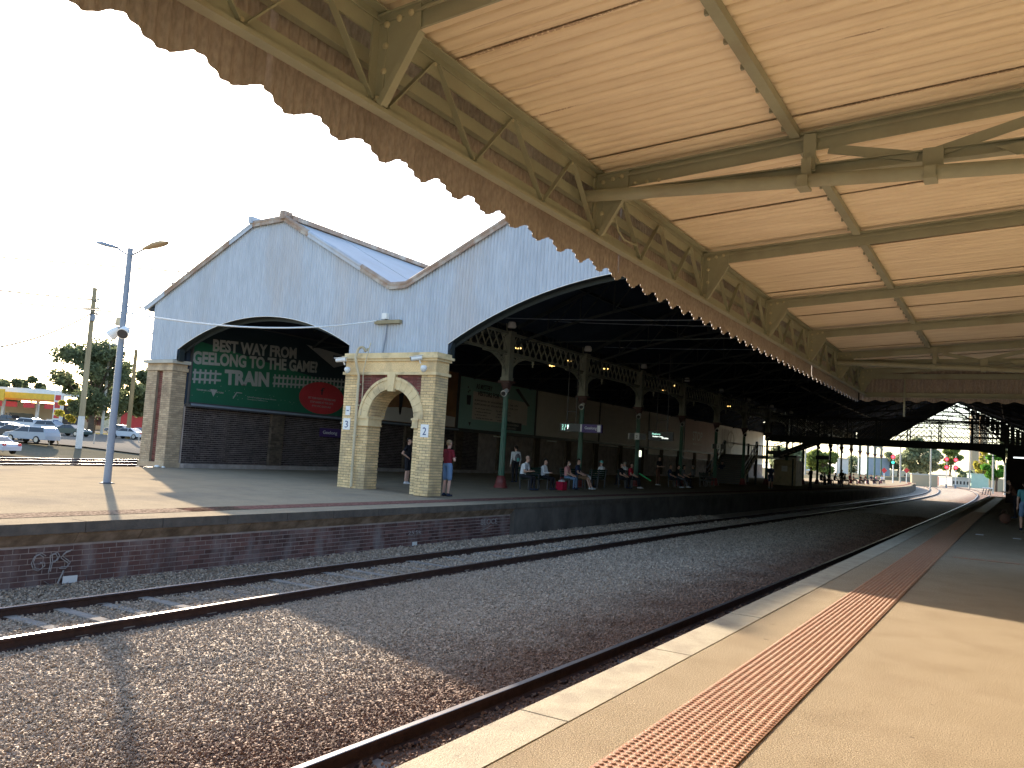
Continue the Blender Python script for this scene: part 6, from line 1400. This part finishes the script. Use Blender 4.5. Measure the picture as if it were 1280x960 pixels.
obox(MB(), -14, 5, 9, 16, gz0, 5.2).build('shop_wall', 'silo_conc', ps); obox(MB(), .4, 4.2, 8.7, 9, gz0, 5.0).build('grey_wall', 'dark_grey', ps); obox(MB(), -9, -4, 8.9, 9, gz0+.4, 3.2).build('shop_window', 'glass_dark', ps)
for a in (-12, -6, 0, 4.2): obox(MB(), a-.2, a+.2, 3, 3.4, gz0, 6.6).build('column', 'white_paint', ps)
for a in (-6.2, -3.6, -.6, 3.0): obox(MB(), a, a+1.9, -.05, .1, 4.1, 5.0).build('hanging_sign', 'red_sign', ps)
for a in (-8, -3, 2): obox(MB(), a, a+.9, 2.8, 3.4, gz0, gz0+1.7).build('fuel_pump', 'white_paint', ps)
t = thing('price_sign', 'tall red and white fuel price sign beside the yellow canopy', 'sign', P3(5.6,-1,.8)); obox(MB(), 5.1, 6.4, -1, -.8, .7, 6.6).build('board', 'white_paint', t)
for i, (z0, z1, mt) in enumerate(((5.6,6.5,'red_sign'),(4.3,5.3,'red_sign'),(3.4,4.0,'red_sign'),(2.6,3.1,'red_sign'),(1.9,2.3,'blue_paint'),(.9,1.5,'red_sign'))): obox(MB(), 5.3, 6.2, -1.06, -1.0, z0, z1).build('price_panel', mt, t)
t = thing('orange_sign', 'orange and yellow roadside sign at the very left edge', 'sign', P3(-5,-3,.8)); obox(MB(), -5.5, -2.2, -3, -2.8, 5.0, 6.9).build('face', 'yellow_sign', t); obox(MB(), -5.2, -4.2, -3.06, -3.0, 5.4, 6.5).obox if 0 else obox(MB(), -4.9, -4.0, -3.06, -3.0, 5.4, 6.5).build('emblem', 'red_sign', t); obox(MB(), -4.1, -3.8, -3, -2.8, .7, 5.0).build('post', 'white_paint', t)
t = thing('red_shop', 'low shop with bright red panels behind the big gum tree', 'shop', P3(14,6,1)); obox(MB(), 9, 18.5, 12, 18, .8, 4.4).build('wall', 'silo_conc', t); obox(MB(), 10.5, 14.5, 11.8, 12, 1.6, 4.6).build('red_panel', 'red_sign', t); obox(MB(), 15.2, 17.8, 11.8, 12, 2.6, 4.6).build('red_panel', 'red_sign', t); obox(MB(), 18.0, 18.9, 11.7, 11.9, 1.6, 3.2).build('orange_panel', 'orange_sign', t)
t = thing('water_tank', 'grey domed tank on the skyline above the petrol station', 'tank', P3(4,80,1)); q = P3(6.2, 80, 1); MB().lathe((q[0], q[1], 1), [(2.6,0),(2.6,10.5),(2.2,11.8),(1.0,12.8),(.1,13.1)], 16).build('tank', 'concrete', t)
t = thing('distant_houses', 'line of pale low buildings far beyond the road at the left', 'building', P3(30,60,1))
t.name = 'low_building'; obox(MB(), -40, 70, 60, 66, .9, 4.6).build('wall', 'cream_paint', t); obox(MB(), -40.5, 70.5, 59.6, 66.4, 4.6, 5.2).build('roof', 'concrete', t)

# ------------------------------------------------------------------ beyond the far end of the station
def hor(px, d, z): return at(px, 0, d)
def gp(px, d): p = at(px, 600, d); return Vector((p.x, p.y, -1.2))
def zof(px, py, d): return at(px, py, d).z
for i, (px, d, heads, label) in enumerate(((1183, 225, ((574, 'r'), (584, 'r')), 'left one of the two red signals at the end of the tracks'), (1194.5, 222, ((575, 'r'), (584.5, 'r')), 'right one of the two red signals at the end of the tracks'), (1116, 150, ((571, 'r'), (578, 'g')), 'signal post with a red lamp above a green one, past the last column'))):
    b = gp(px, d); t = thing('railway_signal', label, 'signal', b, 'railway signals beyond the station')
    tz = zof(px, heads[0][0]-5, d); MB().tube([b, (b.x, b.y, tz)], .1, 8).build('post', 'white_paint', t)
    MB().box(b.x-.25, b.x+.25, b.y-.5, b.y-.1, -1.2, -.2).build('relay_box', 'grey_metal', t)
    for y_, c in heads:
        z = zof(px, y_, d); MB().tube([(b.x, b.y-.12, z), (b.x, b.y-.2, z)], .0034*d*.8, 16).build('backplate', 'red_sign' if c == 'r' else 'black_plastic', t); MB().tube([(b.x, b.y-.2, z), (b.x, b.y-.42, z)], .0021*d*.8, 12).build('lamp', 'sig_red' if c == 'r' else 'sig_green', t)  # plates behind red lamps are coloured red to paint their glare
for px, d, r, label in ((1217, 480, 2.5, 'left grain silo'), (1228, 482, 2.5, 'middle grain silo'), (1239.5, 484, 2.0, 'right grain silo')):
    b = gp(px, d); t = thing('grain_silo', label+' of the tan concrete three beyond the footbridge', 'silo', b, 'grain silos'); z1 = zof(px, 516 if px < 1235 else 566, d)
    MB().lathe((b.x, b.y, -1.2), [(r,0),(r,z1-1),(r*.9,z1),(.1,z1+.4)], 20).build('tower', 'silo_conc', t); MB().box(b.x-r*.5, b.x+r*.5, b.y-1, b.y+1, z1-1, z1+2).build('head_house', 'silo_conc', t)
def tr2(px, d, ytop, w_px, n, mat, label, seed, sz=.5, **k):
    b = gp(px, d); H = zof(px, ytop, d)+1.2; r = w_px/2*d/F; tree((b.x, b.y), H, (r, H*.36, 18), n, sz, mat, label, seed=seed, z0=-1.2, **k)
tr2(1150, 230, 548, 66, 9000, 'leaf_washed_out', 'wide grey green gum tree seen under the middle of the footbridge', 21, .5, trunk=.5)
tr2(1122, 260, 558, 34, 4000, 'leaf_washed_out', 'smaller gum tree left of the wide one under the footbridge', 22, .5)
tr2(1187, 270, 556, 36, 4500, 'leaf_light', 'pale gum tree behind the red signals', 23, .5)
tr2(1245, 200, 566, 34, 6000, 'leaf_bright', 'bright green tree right of the silos', 24, .32); tr2(1228, 300, 558, 26, 3500, 'leaf_yellow', 'yellow green tree in front of the silos', 25, .4); tr2(1262, 230, 545, 40, 4500, 'leaf_washed_out', 'tree behind the stair tower at the far right', 26, .4)
tr2(1030, 190, 563, 60, 6000, 'leaf_light', 'pale tree beyond the columns just right of the stairs', 27, .4); tr2(985, 210, 560, 60, 6000, 'leaf_washed_out', 'tree showing between the stairs and the first far columns', 28, .4); tr2(1072, 300, 570, 44, 3500, 'leaf_washed_out', 'low distant trees behind the far columns', 29, .5)
tr2(1208, 420, 588, 26, 2500, 'leaf_washed_out', 'distant bushes between the signals and the silos', 30, .7)
for i, (px, d, y0, label) in enumerate(((1163, 190, 538, 'tall white mast right of the wide gum tree'), (1125, 170, 545, 'grey mast left of the wide gum tree'), (1212, 220, 545, 'slim mast left of the silos'), (1241, 170, 560, 'slim pole in front of the bright green tree'), (1256, 160, 580, 'short white pole in front of the paling fence, left'), (1264.5, 160, 584, 'short white pole in front of the paling fence, right'), (1006, 180, 552, 'mast between the trees beyond the stairs'), (1046, 200, 556, 'slim mast between the far columns'))):
    b = gp(px, d); t = thing('mast', label, 'mast', b, 'masts beyond the station'); MB().tube([b, (b.x, b.y, zof(px, y0, d))], [.19, .13], 8).build('pole', 'concrete', t); MB().ball((b.x, b.y, zof(px, y0, d)), .3, 8, 0, (1.4,1,.5)).build('cap', 'concrete', t)
def bld(px0, px1, d, y0, y1, mat, label, cat='building', name='low_building', roof='concrete', wins=0, dep=8):
    a, b = gp(px0, d), gp(px1, d); n = (b-a).normalized(); w_ = Vector((-n.y, n.x, 0)); w_ = w_ if w_.dot(_f) > 0 else -w_
    z0, z1 = min(zof((px0+px1)/2, y1, d), zof((px0+px1)/2, y1, d)), zof((px0+px1)/2, y0, d); z0 = -1.2; t = thing(name, label, cat, a)
    q = [a, b, b+w_*dep, a+w_*dep]; MB().prism([(p.x, p.y, z0) for p in q], (0,0,z1-z0)).build('wall', mat, t)
    c = (a+b+w_*dep)/2; q2 = [c+(p-c)*1.04 for p in [Vector((v.x, v.y, 0)) for v in q]]; MB().prism([(p.x, p.y, z1) for p in q2], (0,0,.35)).build('roof', roof, t)
    for i in range(wins):
        u0, u1 = (i+.25)/wins, (i+.7)/wins; p, r = a.lerp(b, u0), a.lerp(b, u1); MB().prism([(v.x-w_.x*.06, v.y-w_.y*.06, z1-1.9) for v in (p, r)]+[(v.x, v.y, z1-1.9) for v in (r, p)], (0,0,1.0)).build('window', 'glass_dark', t)
bld(1085, 1112, 260, 573, 590, 'blue_grey', 'blue grey warehouse behind the last columns', wins=0); bld(1112, 1160, 300, 590, 600, 'cream_paint', 'long pale wall behind the platform end', wins=6)
bld(1020, 1085, 330, 582, 598, 'cream_paint', 'pale low houses beyond the middle columns', wins=7); bld(962, 1020, 280, 580, 596, 'bb_pale', 'white building beyond the stairs', wins=6); bld(1173, 1190, 270, 595, 604, 'maroon_wall', 'small maroon hut below the red signals', name='hut', cat='hut', dep=4)
bld(1190, 1212, 260, 598, 604, 'concrete', 'low grey building left of the silos', wins=5); bld(1214, 1236, 265, 593.5, 606, 'mint_paint', 'mint green container cabin below the silos', name='container_cabin', cat='cabin', dep=2.5, roof='mint_paint')
bld(1047, 1060, 240, 574, 594, 'orange_sign' if 0 else 'bb_tan', 'narrow tan building between the far columns'); bld(1140, 1172, 220, 594, 602, 'silo_conc', 'tan low wall under the wide gum tree', cat='wall', name='boundary_wall', dep=1)
fnc = thing('paling_fence', 'tan paling fence at the right beyond the platform end', 'fence', gp(1237, 205))
for i in range(26):
    a, b = gp(1237+1.35*i, 205+.4*i), gp(1237+1.35*(i+1)-.12, 205+.4*i+.35); z = zof(1250, 598.5, 205)+rnd.uniform(-.06,.06); MB().bar((a.x, a.y, (z-1.2)/2), (b.x, b.y, (z-1.2)/2), .08, z+1.2).build('paling', 'silo_conc', fnc)
t = thing('buffer_trestle', 'low white and dark trestle on the ground by the end of the platform', 'trestle', gp(1230, 150)); a, b = gp(1228, 150), gp(1241, 149)
zt_ = zof(1234, 610, 150); MB().bar((a.x, a.y, zt_), (b.x, b.y, zt_), .25, .2).build('beam', 'white_paint', t)
for i in range(4):
    p = a.lerp(b, .1+.26*i); MB().bar((p.x-.2, p.y, -1.2), (p.x+.1, p.y, zt_), .14, .12).build('leg', 'black_plastic', t)
for px, d, label in ((1105, 170, 'red diamond shaped board near the last column'), (1133, 175, 'small red board by the platform end')):
    b = gp(px, d); z = zof(px, 588, d); t = thing('track_sign', label, 'sign', b); MB().tube([b, (b.x, b.y, z)], .07, 6).build('post', 'white_paint', t); MB().prism([(b.x-.6, b.y-.1, z), (b.x, b.y-.1, z-.6), (b.x+.6, b.y-.1, z), (b.x, b.y-.1, z+.6)], (0,.05,0)).build('face', 'red_sign', t)
